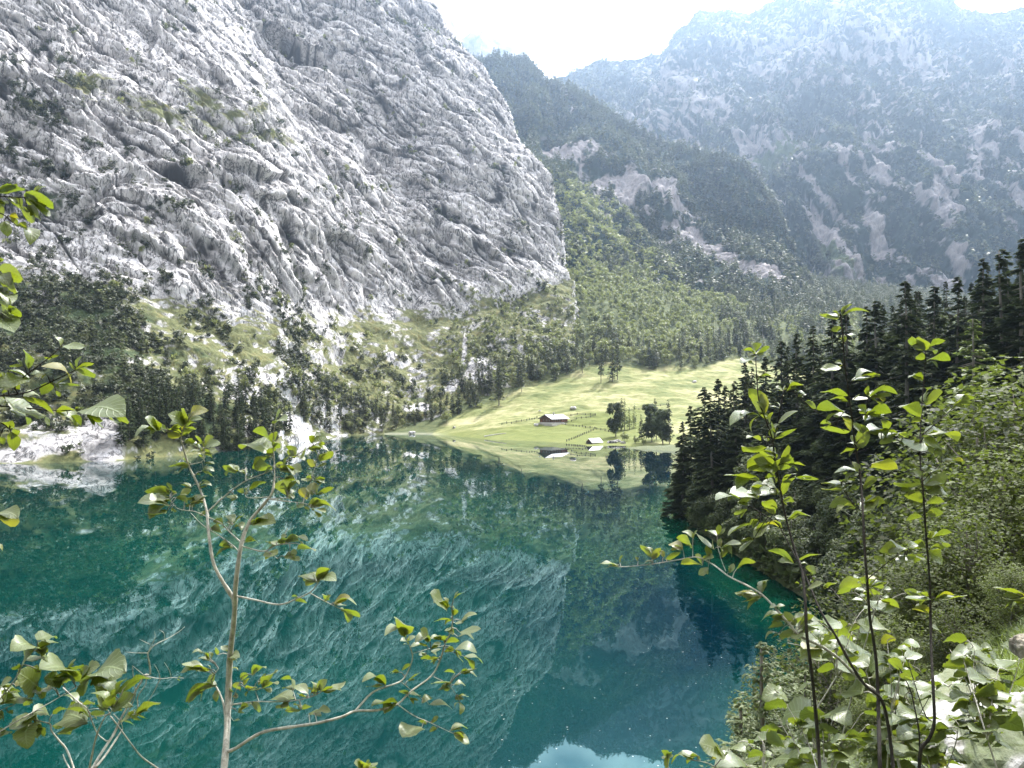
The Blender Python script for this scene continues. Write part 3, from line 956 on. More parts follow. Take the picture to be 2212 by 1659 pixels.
def near_tree(kind, h, r, n, size, seed, mat, **kw):
    """a pair of meshes: trunk with limbs, crown"""
    if kind == 'conifer':
        cr = Soup().quads(conifer(h, r, n, size, seed, **kw))
        tr = tree_trunk(h * .98, h * .011 + .06, seed)
        g_ = np.random.RandomState(seed)
        for i in range(26):
            z = h * g_.uniform(.08, .85); th = g_.uniform(0, 6.28); L = r * (1 - z / h) * .85 + .2
            v, f = tube([(0, 0, z), (math.cos(th) * L, math.sin(th) * L, z - .3 * L)], [.05, .012], 4)
            tr.add(v, f)
    else:
        q, C = broad(h, r, n, size, seed, **kw)
        cr = Soup().quads(q)
        tr = tree_trunk(h * .85, h * .014 + .04, seed, C)
    return tr.mesh('trunk', [M_trunk], smooth=True), cr.mesh('crown', [mat])


def place_far(name, mesh, p, s, label, cat, group):
    o = link(name, mesh)
    o.location = p
    o.scale = (s * random.uniform(.85, 1.15), s * random.uniform(.85, 1.15), s)
    o.rotation_euler = (random.uniform(-.03, .03), random.uniform(-.03, .03), random.uniform(0, 6.28))
    return tag(o, label, cat, group)


TAGS = []


def where(o, base, cols, rows=None):
    TAGS.append((o, base, cols, rows))


def place_near(name, pair, p, s, label, cat, group=None, rz=None):
    e = link(name, None)
    e.empty_display_size = 0.5
    e.location = p
    e.scale = (s, s, s)
    e.rotation_euler = (random.uniform(-.02, .02), random.uniform(-.02, .02), random.uniform(0, 6.28) if rz is None else rz)
    link('trunk', pair[0], e)
    link('crown', pair[1], e)
    return tag(e, label, cat, group)


def pick(P, U, V, dens, n, seed, mind=0.0):
    """n surface points, drawn by density times true area, spaced apart"""
    g_ = np.random.RandomState(seed)
    a = np.linalg.norm(np.cross(np.gradient(P, axis=0), np.gradient(P, axis=1)), axis=-1)
    w_ = (a * dens).ravel()
    if w_.sum() <= 0: return np.zeros((0, 3))
    idx = g_.choice(len(w_), min(n * (3 if mind else 1), int((w_ > 0).sum())), replace=False, p=w_ / w_.sum())
    q = P.reshape(-1, 3)[idx]
    if not mind: return q[:n]
    out, cells = [], {}
    for p in q:
        k_ = (int(p[0] // mind), int(p[1] // mind))
        if any(((p[0] - o[0]) ** 2 + (p[1] - o[1]) ** 2) < mind * mind for dx in (-1, 0, 1) for dy in (-1, 0, 1) for o in cells.get((k_[0] + dx, k_[1] + dy), ())): continue
        cells.setdefault(k_, []).append(p); out.append(p)
        if len(out) >= n: break
    return np.array(out)


def wood(name, templates, pts_, smin, smax, seed, mats, label=None):
    """one object for trees nobody could count: each template is a triangle soup (tris, trunk tris)"""
    g_ = np.random.RandomState(seed)
    ti = g_.randint(0, len(templates), len(pts_))
    vs_, ms_ = [], []
    for k_, (tv, tm) in enumerate(templates):
        q = pts_[ti == k_]
        if not len(q): continue
        n = len(q)
        th, s_ = g_.uniform(0, 6.28, n), g_.uniform(smin, smax, n)
        c, sn = np.cos(th), np.sin(th)
        tx, ty, tz = tv[:, :, 0], tv[:, :, 1], tv[:, :, 2]
        X = (c[:, None, None] * tx - sn[:, None, None] * ty) * s_[:, None, None] + q[:, 0][:, None, None]
        Yv = (sn[:, None, None] * tx + c[:, None, None] * ty) * s_[:, None, None] + q[:, 1][:, None, None]
        Zv = tz * s_[:, None, None] * g_.uniform(.85, 1.2, n)[:, None, None] + q[:, 2][:, None, None]
        vs_.append(np.stack([X, Yv, Zv], -1).reshape(-1, 3))
        ms_.append(np.tile(tm, n))
    v = np.concatenate(vs_)
    o = link(name, np_mesh(name, v, np.arange(len(v)).reshape(-1, 3), mats, midx=np.concatenate(ms_), smooth=False))
    return tag(o, kind='stuff')


def stick(h, r):
    a = np.array([[r, 0, -1], [-r * .5, r * .87, -1], [-r * .5, -r * .87, -1]])
    t = np.array([0, 0, h])
    return np.stack([np.stack([a[0], a[1], t]), np.stack([a[1], a[2], t]), np.stack([a[2], a[0], t])])


def tpl_con(h, r, n, size, seed, **kw):
    c = conifer(h, r, n, size, seed, tri=True, aspect=.55, **kw)
    s_ = stick(h * .9, h * .013)
    return np.concatenate([c, s_]), np.concatenate([np.zeros(len(c), int), np.full(3, 2)])


def tpl_broad(h, r, n, size, seed, mi=1, **kw):
    c, _ = broad(h, r, n, size, seed, tri=True, **kw)
    s_ = stick(h * .7, h * .014)
    return np.concatenate([c, s_]), np.concatenate([np.full(len(c), mi), np.full(3, 2)])


def tpl_dead(h, mi=3):
    s_ = stick(h, h * .012)
    return s_, np.full(3, mi)


random.seed(7)
np.random.seed(7)
WM = [M_spruce_far, M_broad, M_trunk, M_deadwood, M_shrub]

# --- woods nobody could count
CP_, CU_, CV_ = CLIFF['P'], CLIFF['U'], CLIFF['V']
tal_ok = (1 - CLIFF['scree'])
# dark mountain pines on the left slope and ledges
gnz = fbm(CP_[..., 0] / 22, CP_[..., 1] / 22, CP_[..., 2] / 22, 3, 601)


def zones(U, V, lst):
    z = np.zeros_like(U)
    for (cu, cv, ru, rv, an, w_) in lst: z = np.maximum(z, w_ * blob(U, V, cu, cv, ru, rv, an) ** 0.7)
    return z


dz = zones(CU_, CV_, [(60, 400, 130, 80, 10, .6), (60, 240, 120, 90, 20, .45), (150, 680, 240, 100, 10, 1), (60, 820, 260, 120, 0, 1.1), (300, 860, 200, 80, 10, 1.2), (620, 780, 50, 70, 0, .9), (560, 640, 50, 60, 60, .55),
                     (700, 860, 190, 60, 10, .8), (560, 880, 60, 50, 0, .8), (450, 640, 40, 40, 0, .5), (330, 610, 70, 30, 0, .6), (860, 840, 90, 40, 0, .5), (400, 400, 260, 160, 0, .05)])
dens = np.clip(dz + 0.8 * gnz - 0.25, 0, 1.5) ** 1.3 * tal_ok * (CU_ > -330)
q = pick(CP_, CU_, CV_, dens, 5200, 11)
wood('mountain_pine_scrub', [tpl_broad(5.5, 3.2, 60, .95, s_, mi=4, base=.0, lobes=5) for s_ in (1, 2, 3)] + [tpl_con(8, 2.6, 46, 1.3, 4, base=.02)], q, .5, 1.25, 12, WM)
# lighter bushes over the talus
dz = zones(CU_, CV_, [(760, 860, 220, 50, 8, 1), (560, 830, 120, 60, 20, .6), (700, 760, 160, 60, 10, .35), (1060, 740, 90, 90, 0, 1.1), (1130, 690, 70, 60, 0, 1.2), (1180, 740, 90, 80, 0, 1.3), (940, 890, 90, 25, 0, .8), (420, 800, 160, 60, 10, .5), (1090, 800, 80, 40, 0, 1.2)])
dens = np.clip(dz + 0.7 * gnz - 0.22, 0, 1.5) ** 1.2 * tal_ok
q = pick(CP_, CU_, CV_, dens, 2700, 13)
wood('talus_bushes', [tpl_broad(7, 3.0, 90, .9, s_, mi=1, base=.08, lobes=6) for s_ in (5, 6, 7)] + [tpl_broad(5, 2.6, 70, .8, 8, mi=4, base=.02, lobes=5)], q, .5, 1.2, 14, WM)
# the wooded rise behind the meadow
VZn = fbm(GX / 50, GY / 50, 0, 3, 603)
dens = (VV < vedge - 1) * (GY > 640) * (GY < 1480) * (VU > 950) * (VU < 2150) * (1.0 + 0 * GX)
rows = np.clip((vedge - VV) / 60, 0, 1)
q = pick(VP, VU, VV, dens * (0.9 + 0.5 * VZn), 7200, 15)
qu, qv = pix(q)
nzq = fbm(q[:, 0] / 60, q[:, 1] / 60, 0, 3, 605)
br = (nzq + 0.9 * blob(qu, qv, 1380, 690, 260, 60) + 0.4 * blob(qu, qv, 1250, 600, 120, 60) - 0.75 * sstep(1480, 1700, qu) * sstep(730, 650, qv) - 0.1) > 0.02
dead = (np.random.rand(len(q)) < 0.09) & (qu > 1350)
conT = [tpl_con(22, 4.0, 130, 2.0, s_, base=.1, sparse=.2) for s_ in (21, 22, 23)]
broT = [tpl_broad(15, 4.6, 150, 1.25, s_, mi=1, base=.18, lobes=8) for s_ in (24, 25, 26)]
wood('valley_forest_conifers', conT, q[~br & ~dead], .55, 1.15, 16, WM)
wood('valley_forest_broadleaves', broT, q[br & ~dead], .6, 1.2, 17, WM)
wood('dead_standing_trees', [tpl_dead(17), tpl_dead(13)], q[dead], .8, 1.2, 18, WM)
# the wooded ridge
dens = (1 - rockA) ** 2 * (UA > 850) * (np.arange(PA.shape[0])[:, None] < 436)
q = pick(PA, UA, VA, dens, 12500, 19)
qu, qv = pix(q)
lt = (blob(qu, qv, 1270, 470, 120, 60, 30) + blob(qu, qv, 1300, 600, 160, 60, 0) * .8 + np.random.rand(len(q)) * .5) > .72
wood('ridge_conifers', [tpl_con(19, 3.6, 34, 3.4, s_, base=.05) for s_ in (31, 32, 33)], q[~lt], .6, 1.15, 20, WM)
wood('ridge_broadleaves', [tpl_broad(14, 5.0, 44, 2.2, s_, mi=1, base=.1, lobes=6) for s_ in (34, 35)], q[lt], .6, 1.1, 21, WM)
# tree line on the crest, where single tops stand against the sky
nrA = 420
top_rows = np.zeros_like(UA); top_rows[nrA - 14:nrA + 2] = 1
q = pick(PA, UA, VA, top_rows * (UA > 980) * (UA < 1700), 520, 22)
wood('crest_conifers', [tpl_con(24, 4.2, 60, 3.2, s_, base=.05) for s_ in (36, 37)], q, .6, 1.2, 23, WM)
# the far mountain
dens = (1 - rockB) ** 1.5 * (1 - grB * .8) * (UB < 2350) * (VB > -60)
q = pick(PB, UB, VB, dens, 15000, 24)
wood('far_mountain_forest', [tpl_con(20, 5.0, 18, 5.0, 41, base=.05), tpl_broad(13, 6.0, 22, 3.4, 42, mi=4, base=0, lobes=5), tpl_broad(13, 6.0, 22, 3.4, 43, mi=4, base=0, lobes=5)], q, .6, 1.15, 25, WM)

# --- trees one can count on the far shore
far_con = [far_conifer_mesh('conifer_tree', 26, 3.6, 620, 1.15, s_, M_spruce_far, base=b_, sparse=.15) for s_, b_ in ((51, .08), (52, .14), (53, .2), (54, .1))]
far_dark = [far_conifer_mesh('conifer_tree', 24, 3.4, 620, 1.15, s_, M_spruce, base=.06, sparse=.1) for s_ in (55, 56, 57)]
far_bro = [far_broad_mesh('broadleaf_tree', 15, 4.8, 900, .62, s_, M_broad, base=.2) for s_ in (61, 62, 63)]
far_shr = [far_broad_mesh('shrub', 6, 3.4, 500, .5, s_, M_broad, base=.02, lobes=6, limb=False) for s_ in (64, 65)]
# wood at the foot of the left slope
dz = zones(CU_, CV_, [(340, 945, 130, 34, 4, 1.2), (520, 950, 90, 26, -6, 1.2), (430, 900, 150, 40, 0, .9)])
dens = np.clip(dz - .35, 0, 1) * tal_ok
for p in pick(CP_, CU_, CV_, dens, 95, 31, mind=5.0):
    place_far('conifer_tree', random.choice(far_dark), p, random.uniform(.55, 1.0), 'dark grey-green conifer in the dense wood at the foot of the left slope, between the two scree fans', 'tree', 'conifers in the wood at the left lake shore')
# scattered trees along the shore left of the meadow
dz = zones(CU_, CV_, [(800, 915, 100, 24, -3, 1.2), (920, 905, 60, 26, -10, 1.2), (1000, 870, 60, 30, -40, 1.1), (700, 905, 60, 26, 0, .8)])
dens = np.clip(dz - .3, 0, 1) * tal_ok
for i, p in enumerate(pick(CP_, CU_, CV_, dens, 74, 32, mind=6.5)):
    if i % 3 < 2:
        place_far('conifer_tree', random.choice(far_con), p, random.uniform(.45, .95), 'sunlit conifer among boulders on the shore left of the meadow', 'tree', 'conifers on the rocky shore left of the meadow')
    else:
        place_far('broadleaf_tree', random.choice(far_bro), p, random.uniform(.4, .8), 'pale green leafy tree among boulders on the shore left of the meadow', 'tree', 'leafy trees on the rocky shore left of the meadow')
# front rows of the wood above the meadow
dens = (VV < vedge + 1 + 9 * sstep(0.1, .4, VZn)) * (VV > vedge - 34) * (VU > 1010) * (VU < 1620) * (GY > 560)
for i, p in enumerate(pick(VP, VU, VV, dens, 130, 33, mind=6.0)):
    if i % 5 < 3:
        place_far('conifer_tree', random.choice(far_con), p, random.uniform(.6, 1.05), 'conifer in the front of the wood along the upper edge of the meadow', 'tree', 'conifers along the upper edge of the meadow')
    else:
        place_far('broadleaf_tree', random.choice(far_bro), p, random.uniform(.6, 1.0), 'bright leafy tree in the front of the wood along the upper edge of the meadow', 'tree', 'leafy trees along the upper edge of the meadow')


def on_v(u, v):
    return on_valley(u, v)


def h_for(u, v, vt):
    p = on_v(u, v)
    return p, (v - vt) / FPX * p.y


for (u, v, vt, kind, lab) in [
    (1078, 876, 770, 'c', 'tallest conifer standing alone on the meadow edge, casting a long shadow left of the hut'),
    (1127, 847, 790, 'c', 'slim pale conifer on the meadow edge right of the lone tall conifer'),
    (990, 892, 832, 'd', 'dark pointed conifer pair member at the left corner of the meadow, above the shore'),
    (978, 894, 842, 'd', 'shorter dark conifer left of the dark pointed one at the meadow corner'),
    (1298, 827, 752, 'c', 'small conifer standing free on the upper meadow, leftmost of the three on the slope'),
    (1323, 824, 742, 'c', 'thin bare-stemmed conifer on the upper meadow, middle of the three on the slope'),
    (1334, 820, 730, 'c', 'fuller conifer on the upper meadow, rightmost of the three on the slope'),
    (1402, 798, 735, 'c', 'broad dark conifer at the upper meadow edge right of the three free-standing ones'),
    (1411, 798, 742, 'c', 'conifer touching the right side of the broad dark conifer at the upper meadow edge'),
    (965, 912, 880, 's', 'little leafy tree alone on the meadow corner above the shore'),
    (1471, 800, 752, 'c', 'single small conifer at the upper right meadow edge'),
    (1330, 944, 866, 'D', 'dark leafy tree with dense crown directly right of the boathouse'),
    (1341, 930, 862, 'c', 'slim dark conifer behind the dark leafy tree near the boathouse'),
    (1349, 930, 862, 'L', 'thin yellow-green larch right of the slim dark conifer near the boathouse'),
    (1360, 928, 880, 'L', 'short yellow-green larch between two others on the sunny meadow near the boathouse'),
    (1369, 925, 872, 'L', 'yellow-green larch with a clear pointed crown, rightmost of the larches near the boathouse'),
    (1386, 948, 892, 'd', 'thin bare-topped conifer standing by the water right of the larches'),
    (1408, 955, 868, 'D', 'large leafy tree with a rounded crown by the water, left of the dark headland'),
    (1418, 950, 862, 'c', 'tall conifer rising behind the large rounded tree by the water'),
    (1432, 960, 880, 'D', 'leafy tree by the water touching the right side of the large rounded tree'),
    (1446, 960, 866, 'c', 'conifer by the water nearest the dark wooded headland'),
    (1348, 952, 930, 's', 'low dark round bush right of the boathouse below the dark leafy tree'),
    (1372, 958, 938, 's', 'bright low bush on the shore between the boathouse tree and the large rounded tree'),
    (1390, 962, 944, 's', 'bright low bush at the water under the thin bare-topped conifer'),
]:
    p, h = h_for(u, v, vt)
    if kind in 'cd':
        o = place_far('conifer_tree', (far_con if kind == 'c' else far_dark)[hash(u) % 3], p, h / 25, lab, 'tree', None)
    elif kind == 'L':
        if 'lm' not in globals(): lm = far_conifer_mesh('larch_tree', 20, 3.0, 420, .9, 71, M_larch, base=.12, sparse=.25)
        o = place_far('larch_tree', lm, p, h / 19, lab, 'tree', None)
    elif kind == 'D':
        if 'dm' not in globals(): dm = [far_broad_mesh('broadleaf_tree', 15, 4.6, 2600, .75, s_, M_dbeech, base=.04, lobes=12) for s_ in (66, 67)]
        o = place_far('broadleaf_tree', dm[u % 2], p, h / 15, lab, 'tree', None)
    else:
        o = place_far('shrub', far_shr[u % 2], p, h / 6, lab, 'bush', None)
# ------------------------------------------------------------------ wooded headland and bank on the right
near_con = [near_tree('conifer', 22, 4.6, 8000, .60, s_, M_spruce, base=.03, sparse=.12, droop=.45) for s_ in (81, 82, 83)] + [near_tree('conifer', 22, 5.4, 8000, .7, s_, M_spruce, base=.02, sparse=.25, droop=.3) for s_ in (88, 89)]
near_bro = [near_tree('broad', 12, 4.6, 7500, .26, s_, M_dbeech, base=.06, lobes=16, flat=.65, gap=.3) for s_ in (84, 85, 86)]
lar = near_tree('conifer', 18, 4.0, 5200, .42, 87, M_larch, base=.08, sparse=.2, droop=.15)


def on_bank(u, v, lo=2.5, hi=300):
    Y = np.linspace(lo / S, hi / S, 3000)
    p = W(u, v, Y)
    z = bankz(p[:, 0], p[:, 1])
    ok = np.where(p[:, 2] <= z)[0]
    i = ok[0] if len(ok) else len(Y) - 1
    return Vector((p[i, 0], p[i, 1], z[i]))


def at_bank(u, Yd):
    """ground point at distance Yd metres ahead, in direction u"""
    x = (u - CX) / FPX * Yd
    return Vector((x, Yd, float(bankz(x, Yd))))


rg = random.Random(3)
used = []


def free(p, d):
    for q_ in used:
        if (q_[0] - p[0]) ** 2 + (q_[1] - p[1]) ** 2 < d * d: return False
    used.append((p[0], p[1])); return True


# the big dark conifers that make the headland's outline: u, top v, distance
for (u, vt, Yd, lab) in [
    (1516, 838, 176, 'tall dark conifer at the tip of the wooded headland, mirrored in the lake'),
    (1474, 912, 178, 'smaller dark conifer left of the tall one at the tip of the headland'),
    (1494, 878, 184, 'dark conifer touching the left side of the tall one at the headland tip'),
    (1540, 850, 160, 'dark conifer in front of the tall one at the headland tip'),
    (1592, 824, 158, 'dark conifer below the skyline behind the headland tip'),
    (1650, 772, 170, 'dark conifer on the skyline between meadow and left tall sapling'),
    (1725, 722, 146, 'dark conifer on the skyline behind the left tall sapling'),
    (1797, 690, 132, 'dark conifer on the skyline just left of the middle tall sapling'),
    (1870, 664, 118, 'dark conifer on the skyline just right of the middle tall sapling'),
    (2062, 600, 104, 'dark conifer on the skyline above the light larch'),
    (1551, 820, 178, 'dark conifer standing next behind the tip of the headland'),
    (1608, 782, 185, 'dark conifer on the headland skyline just right of the meadow'),
    (1690, 738, 150, 'dark conifer on the headland skyline in front of the valley wood'),
    (1760, 706, 140, 'slim dark conifer left of the top leaf of the middle sapling'),
    (1832, 668, 120, 'dark conifer on the skyline directly behind the middle sapling tip'),
    (1905, 652, 115, 'dark conifer on the skyline right of the middle sapling tip'),
    (1962, 612, 105, 'tall pointed dark conifer on the right skyline'),
    (2012, 622, 112, 'dark conifer on the skyline between two taller pointed ones'),
    (2120, 562, 96, 'tallest pointed dark conifer on the right skyline'),
    (2168, 540, 92, 'dark conifer on the skyline near the right edge of the picture'),
    (2215, 520, 88, 'dark conifer cut by the right edge of the picture')]:
    p = at_bank(u, Yd)
    top = W(u, vt, Yd / S)[2]
    h = top - p.z
    used.append((p.x, p.y))
    o = place_near('conifer_tree', near_con[(len(used) * 3) % 5], p, max(.5, h / 21.6), lab, 'tree')
    o.scale = (o.scale[0] * 1.1, o.scale[1] * 1.1, o.scale[2])
p = at_bank(2095, 84)
place_near('larch_tree', lar, p, (W(2095, 690, 84 / S)[2] - p.z) / 17.6, 'light green larch in front of the dark conifers at the upper right', 'tree')
used.append((p.x, p.y))
cnt = 0
for t in range(6000):
    Yd = rg.uniform(70, 215)
    u = rg.uniform(1470, 2330)
    p = at_bank(u, Yd)
    if p.z < 1.0 or p.z > 75: continue
    d = float(shore_dist(p.x, p.y))
    if d < 2.0: continue
    con = rg.random() < (.62 if d > 14 else .12)
    sp = 5.6 if con else 5.2
    h = rg.uniform(11, 27) if con else rg.uniform(8, 13)
    # keep below the outline of the photograph's wood
    lim = np.interp(u, [1470, 1516, 1560, 1590, 1631, 1681, 1727, 1782, 1862, 1960, 2100, 2212, 2330], [920, 850, 835, 815, 785, 758, 735, 700, 672, 635, 585, 540, 500])
    top = W(u, lim, Yd / S)[2]
    h = min(h, top - p.z)
    if h < 4: continue
    if not free(p, sp): continue
    cnt += 1
    if con:
        place_near('conifer_tree', near_con[cnt % 5], p, h / 22, 'dark conifer in the shaded wood on the near slope at the right', 'tree', 'conifers of the wood on the right slope')
    else:
        place_near('broadleaf_tree', near_bro[cnt % 3], p, h / 12, 'dark leafy tree on the shaded slope of the headland at the right', 'tree', 'leafy trees of the wood on the right slope')
    if cnt >= 190: break
for t in range(5000):
    Yd = rg.uniform(48, 212)
    u = rg.uniform(1380, 2200)
    p = at_bank(u, Yd)
    d = float(shore_dist(p.x, p.y))
    if d < .3 or d > 9 or cnt >= 290: continue
    if not free(p, 3.0): continue
    cnt += 1
    h = rg.uniform(7, 11)
    place_near('broadleaf_tree', near_bro[cnt % 3], p, h / 12, 'dark leafy tree on the shaded slope of the headland at the right', 'tree', 'leafy trees of the wood on the right slope')
# ------------------------------------------------------------------ saplings and shrubs in front of the lens
def sapling_leaf_mat(name, col, trans, pale, tfac=0.5, spec=0.7):
    m, ns, ls, b = new_mat(name)
    at = nd(ns, 'ShaderNodeAttribute', attribute_name='leaf')
    sep = ns.new('ShaderNodeSeparateColor'); ls.new(at.outputs['Color'], sep.inputs[0])
    # side veins: stripes that slant away from the midrib; R = across (0..1), G = along, B = per leaf
    ab = nd(ns, 'ShaderNodeMath', operation='ABSOLUTE')
    su = nd(ns, 'ShaderNodeMath', operation='MULTIPLY_ADD'); su.inputs[1].default_value = 2.0; su.inputs[2].default_value = -1.0
    ls.new(sep.outputs['Red'], su.inputs[0]); ls.new(su.outputs[0], ab.inputs[0])
    ma = nd(ns, 'ShaderNodeMath', operation='MULTIPLY_ADD'); ma.inputs[1].default_value = -0.22
    ls.new(ab.outputs[0], ma.inputs[0]); ls.new(sep.outputs['Green'], ma.inputs[2])
    mu = nd(ns, 'ShaderNodeMath', operation='MULTIPLY'); mu.inputs[1].default_value = 60.0; ls.new(ma.outputs[0], mu.inputs[0])
    si = nd(ns, 'ShaderNodeMath', operation='SINE'); ls.new(mu.outputs[0], si.inputs[0])
    vein = ramp(ns, ls, si.outputs[0], [(0.80, 0), (0.97, 1)])
    rib = ramp(ns, ls, ab.outputs[0], [(0.03, 1), (0.09, 0)])
    vv = nd(ns, 'ShaderNodeMath', operation='MAXIMUM'); ls.new(vein, vv.inputs[0]); ls.new(rib, vv.inputs[1])
    n1 = tnoise(ns, ls, 9.0, 4, 0.6)
    c = ramp(ns, ls, n1, [(0.3, tuple(x * .75 for x in col)), (0.7, tuple(x * 1.25 for x in col))])
    hs = ramp(ns, ls, sep.outputs['Blue'], [(0.0, (0.8, 0.85, 0.8)), (0.5, (1, 1, 1)), (0.95, (1.1, 1.05, 1)), (0.985, (1.5, 1.12, 0.8))])
    c = mixc(ns, ls, 1.0, c, hs, 'MULTIPLY')
    sc = nd(ns, 'ShaderNodeMath', operation='MULTIPLY'); sc.inputs[1].default_value = 0.35; ls.new(vv.outputs[0], sc.inputs[0])
    c = mixc(ns, ls, sc.outputs[0], c, tuple(min(1, x * 2.6 + .04) for x in col))
    # the felted underside is paler than the top
    geo = ns.new('ShaderNodeNewGeometry')
    bf = nd(ns, 'ShaderNodeMath', operation='MULTIPLY'); bf.inputs[1].default_value = 0.55; ls.new(geo.outputs['Backfacing'], bf.inputs[0])
    c = mixc(ns, ls, bf.outputs[0], c, pale)
    ls.new(c, b.inputs['Base Color'])
    b.inputs['Roughness'].default_value = 0.40
    b.inputs['Specular IOR Level'].default_value = spec
    bp = nd(ns, 'ShaderNodeBump', Strength=0.55, Distance=0.002); ls.new(vv.outputs[0], bp.inputs['Height'])
    ls.new(bp.outputs[0], b.inputs['Normal'])
    t = ns.new('ShaderNodeBsdfTranslucent')
    tc_ = mixc(ns, ls, sc.outputs[0], trans, tuple(x * .55 for x in trans))
    tc_ = mixc(ns, ls, 1.0, tc_, hs, 'MULTIPLY')
    ls.new(tc_, t.inputs['Color'])
    mx = ns.new('ShaderNodeMixShader'); mx.inputs[0].default_value = tfac
    ls.new(b.outputs[0], mx.inputs[1]); ls.new(t.outputs[0], mx.inputs[2])
    ls.new(mx.outputs[0], ns['Material Output'].inputs['Surface'])
    return m


M_leafA = sapling_leaf_mat('whitebeam_leaf', (0.15, 0.175, 0.085), (0.145, 0.185, 0.008), (0.26, 0.28, 0.19))
M_leafH = sapling_leaf_mat('hazel_leaf', (0.11, 0.135, 0.055), (0.13, 0.17, 0.010), (0.14, 0.18, 0.08), tfac=.42, spec=.45)
M_barkP = bark_mat('pale_sapling_bark', (0.15, 0.14, 0.115), (0.42, 0.40, 0.345), scale=60, stretch=0.5)
M_barkD = bark_mat('dark_sapling_bark', (0.012, 0.011, 0.010), (0.045, 0.038, 0.032), scale=60)

EYEP = np.array([0, 0, EYE])


def leaf_geo(base, tip, r, tone, ratio0, kind, rnd):
    """one leaf blade -> verts (7*n), quads, leaf coordinates"""
    L = tip - base
    ln = np.linalg.norm(L)
    e1 = L / ln
    dc = unit(EYEP - (base + tip) / 2)
    p = unit(np.cross(e1, dc)); q = np.cross(e1, p)
    q = -q if q @ dc < 0 else q
    r = max(.17, r * .82)
    wid = max(ratio0 * (1.32 if tone == 'w' else 1.0), r * 1.12)
    cs = min(1.0, r / wid)
    ph = math.acos(cs)
    best = None
    for sg in (1, -1):
        wd = math.cos(ph) * p + sg * math.sin(ph) * q
        n = np.cross(wd, e1)
        if n[2] < 0: n, wd = -n, -wd
        sc = (n @ dc) * (1 if tone != 'g' else -1) + 0.3 * n[2]
        if best is None or sc > best[0]: best = (sc, wd, n)
    _, wd, n = best
    NL = 11 if kind == 'h' else 9
    xs = np.array([-1, -.72, -.36, 0, .36, .72, 1.0])
    t = np.linspace(0, 1, NL)
    if kind == 'l':
        w = np.sin(np.pi * np.clip(t, 0, 1) ** 0.9) ** 0.9
    elif kind == 'h':
        w = np.sin(np.pi * np.clip(t * .94 + .05, 0, 1) ** 0.8) ** 0.62
    else:
        w = np.sin(np.pi * np.clip(t * .97 + .02, 0, 1) ** 1.05) ** 0.75
    w[-1] = 0.015; w[0] = max(.02, w[0] * .3)
    ser = 1 + (0.07 if kind == 'h' else 0.035) * np.where(np.arange(NL) % 2 == 0, 1, -1)
    curl = rnd.uniform(-.05, .24) * ln * (1 if tone != 'g' else .8)
    fold = rnd.uniform(.08, .30)
    tw = rnd.uniform(-.5, .5)
    wave = rnd.uniform(0.0, .05) * ln
    sidebend = rnd.uniform(-.10, .10) * ln
    V_, A_ = [], []
    lr_ = rnd.random()
    for i in range(NL):
        hw = w[i] * wid * ln / 2
        c = base + L * t[i] + n * (curl * (math.sin(math.pi * t[i] * .9) * .9 - t[i] ** 3 * .6)) + p * sidebend * math.sin(math.pi * t[i])
        for x in xs:
            k_ = ser[i] if abs(x) == 1 else 1
            a_ = tw * t[i]
            wv_ = wd * math.cos(a_) + n * math.sin(a_)
            nv_ = n * math.cos(a_) - wd * math.sin(a_)
            pl = (0.05 * ln * math.sin((t[i] - abs(x) * .25) * 26) * abs(x) * .35) if kind == 'h' else 0
            V_.append(c + wv_ * (x * hw * k_) + nv_ * (fold * abs(x) * hw + wave * math.sin(9 * t[i] + 3 * x) * abs(x) + pl))
            A_.append((x * .5 + .5, t[i], lr_, 1))
    f = []
    for i in range(NL - 1):
        for j in range(6):
            a = i * 7 + j
            f.append((a, a + 1, a + 8, a + 7))
    return np.array(V_), np.array(f), np.array(A_)


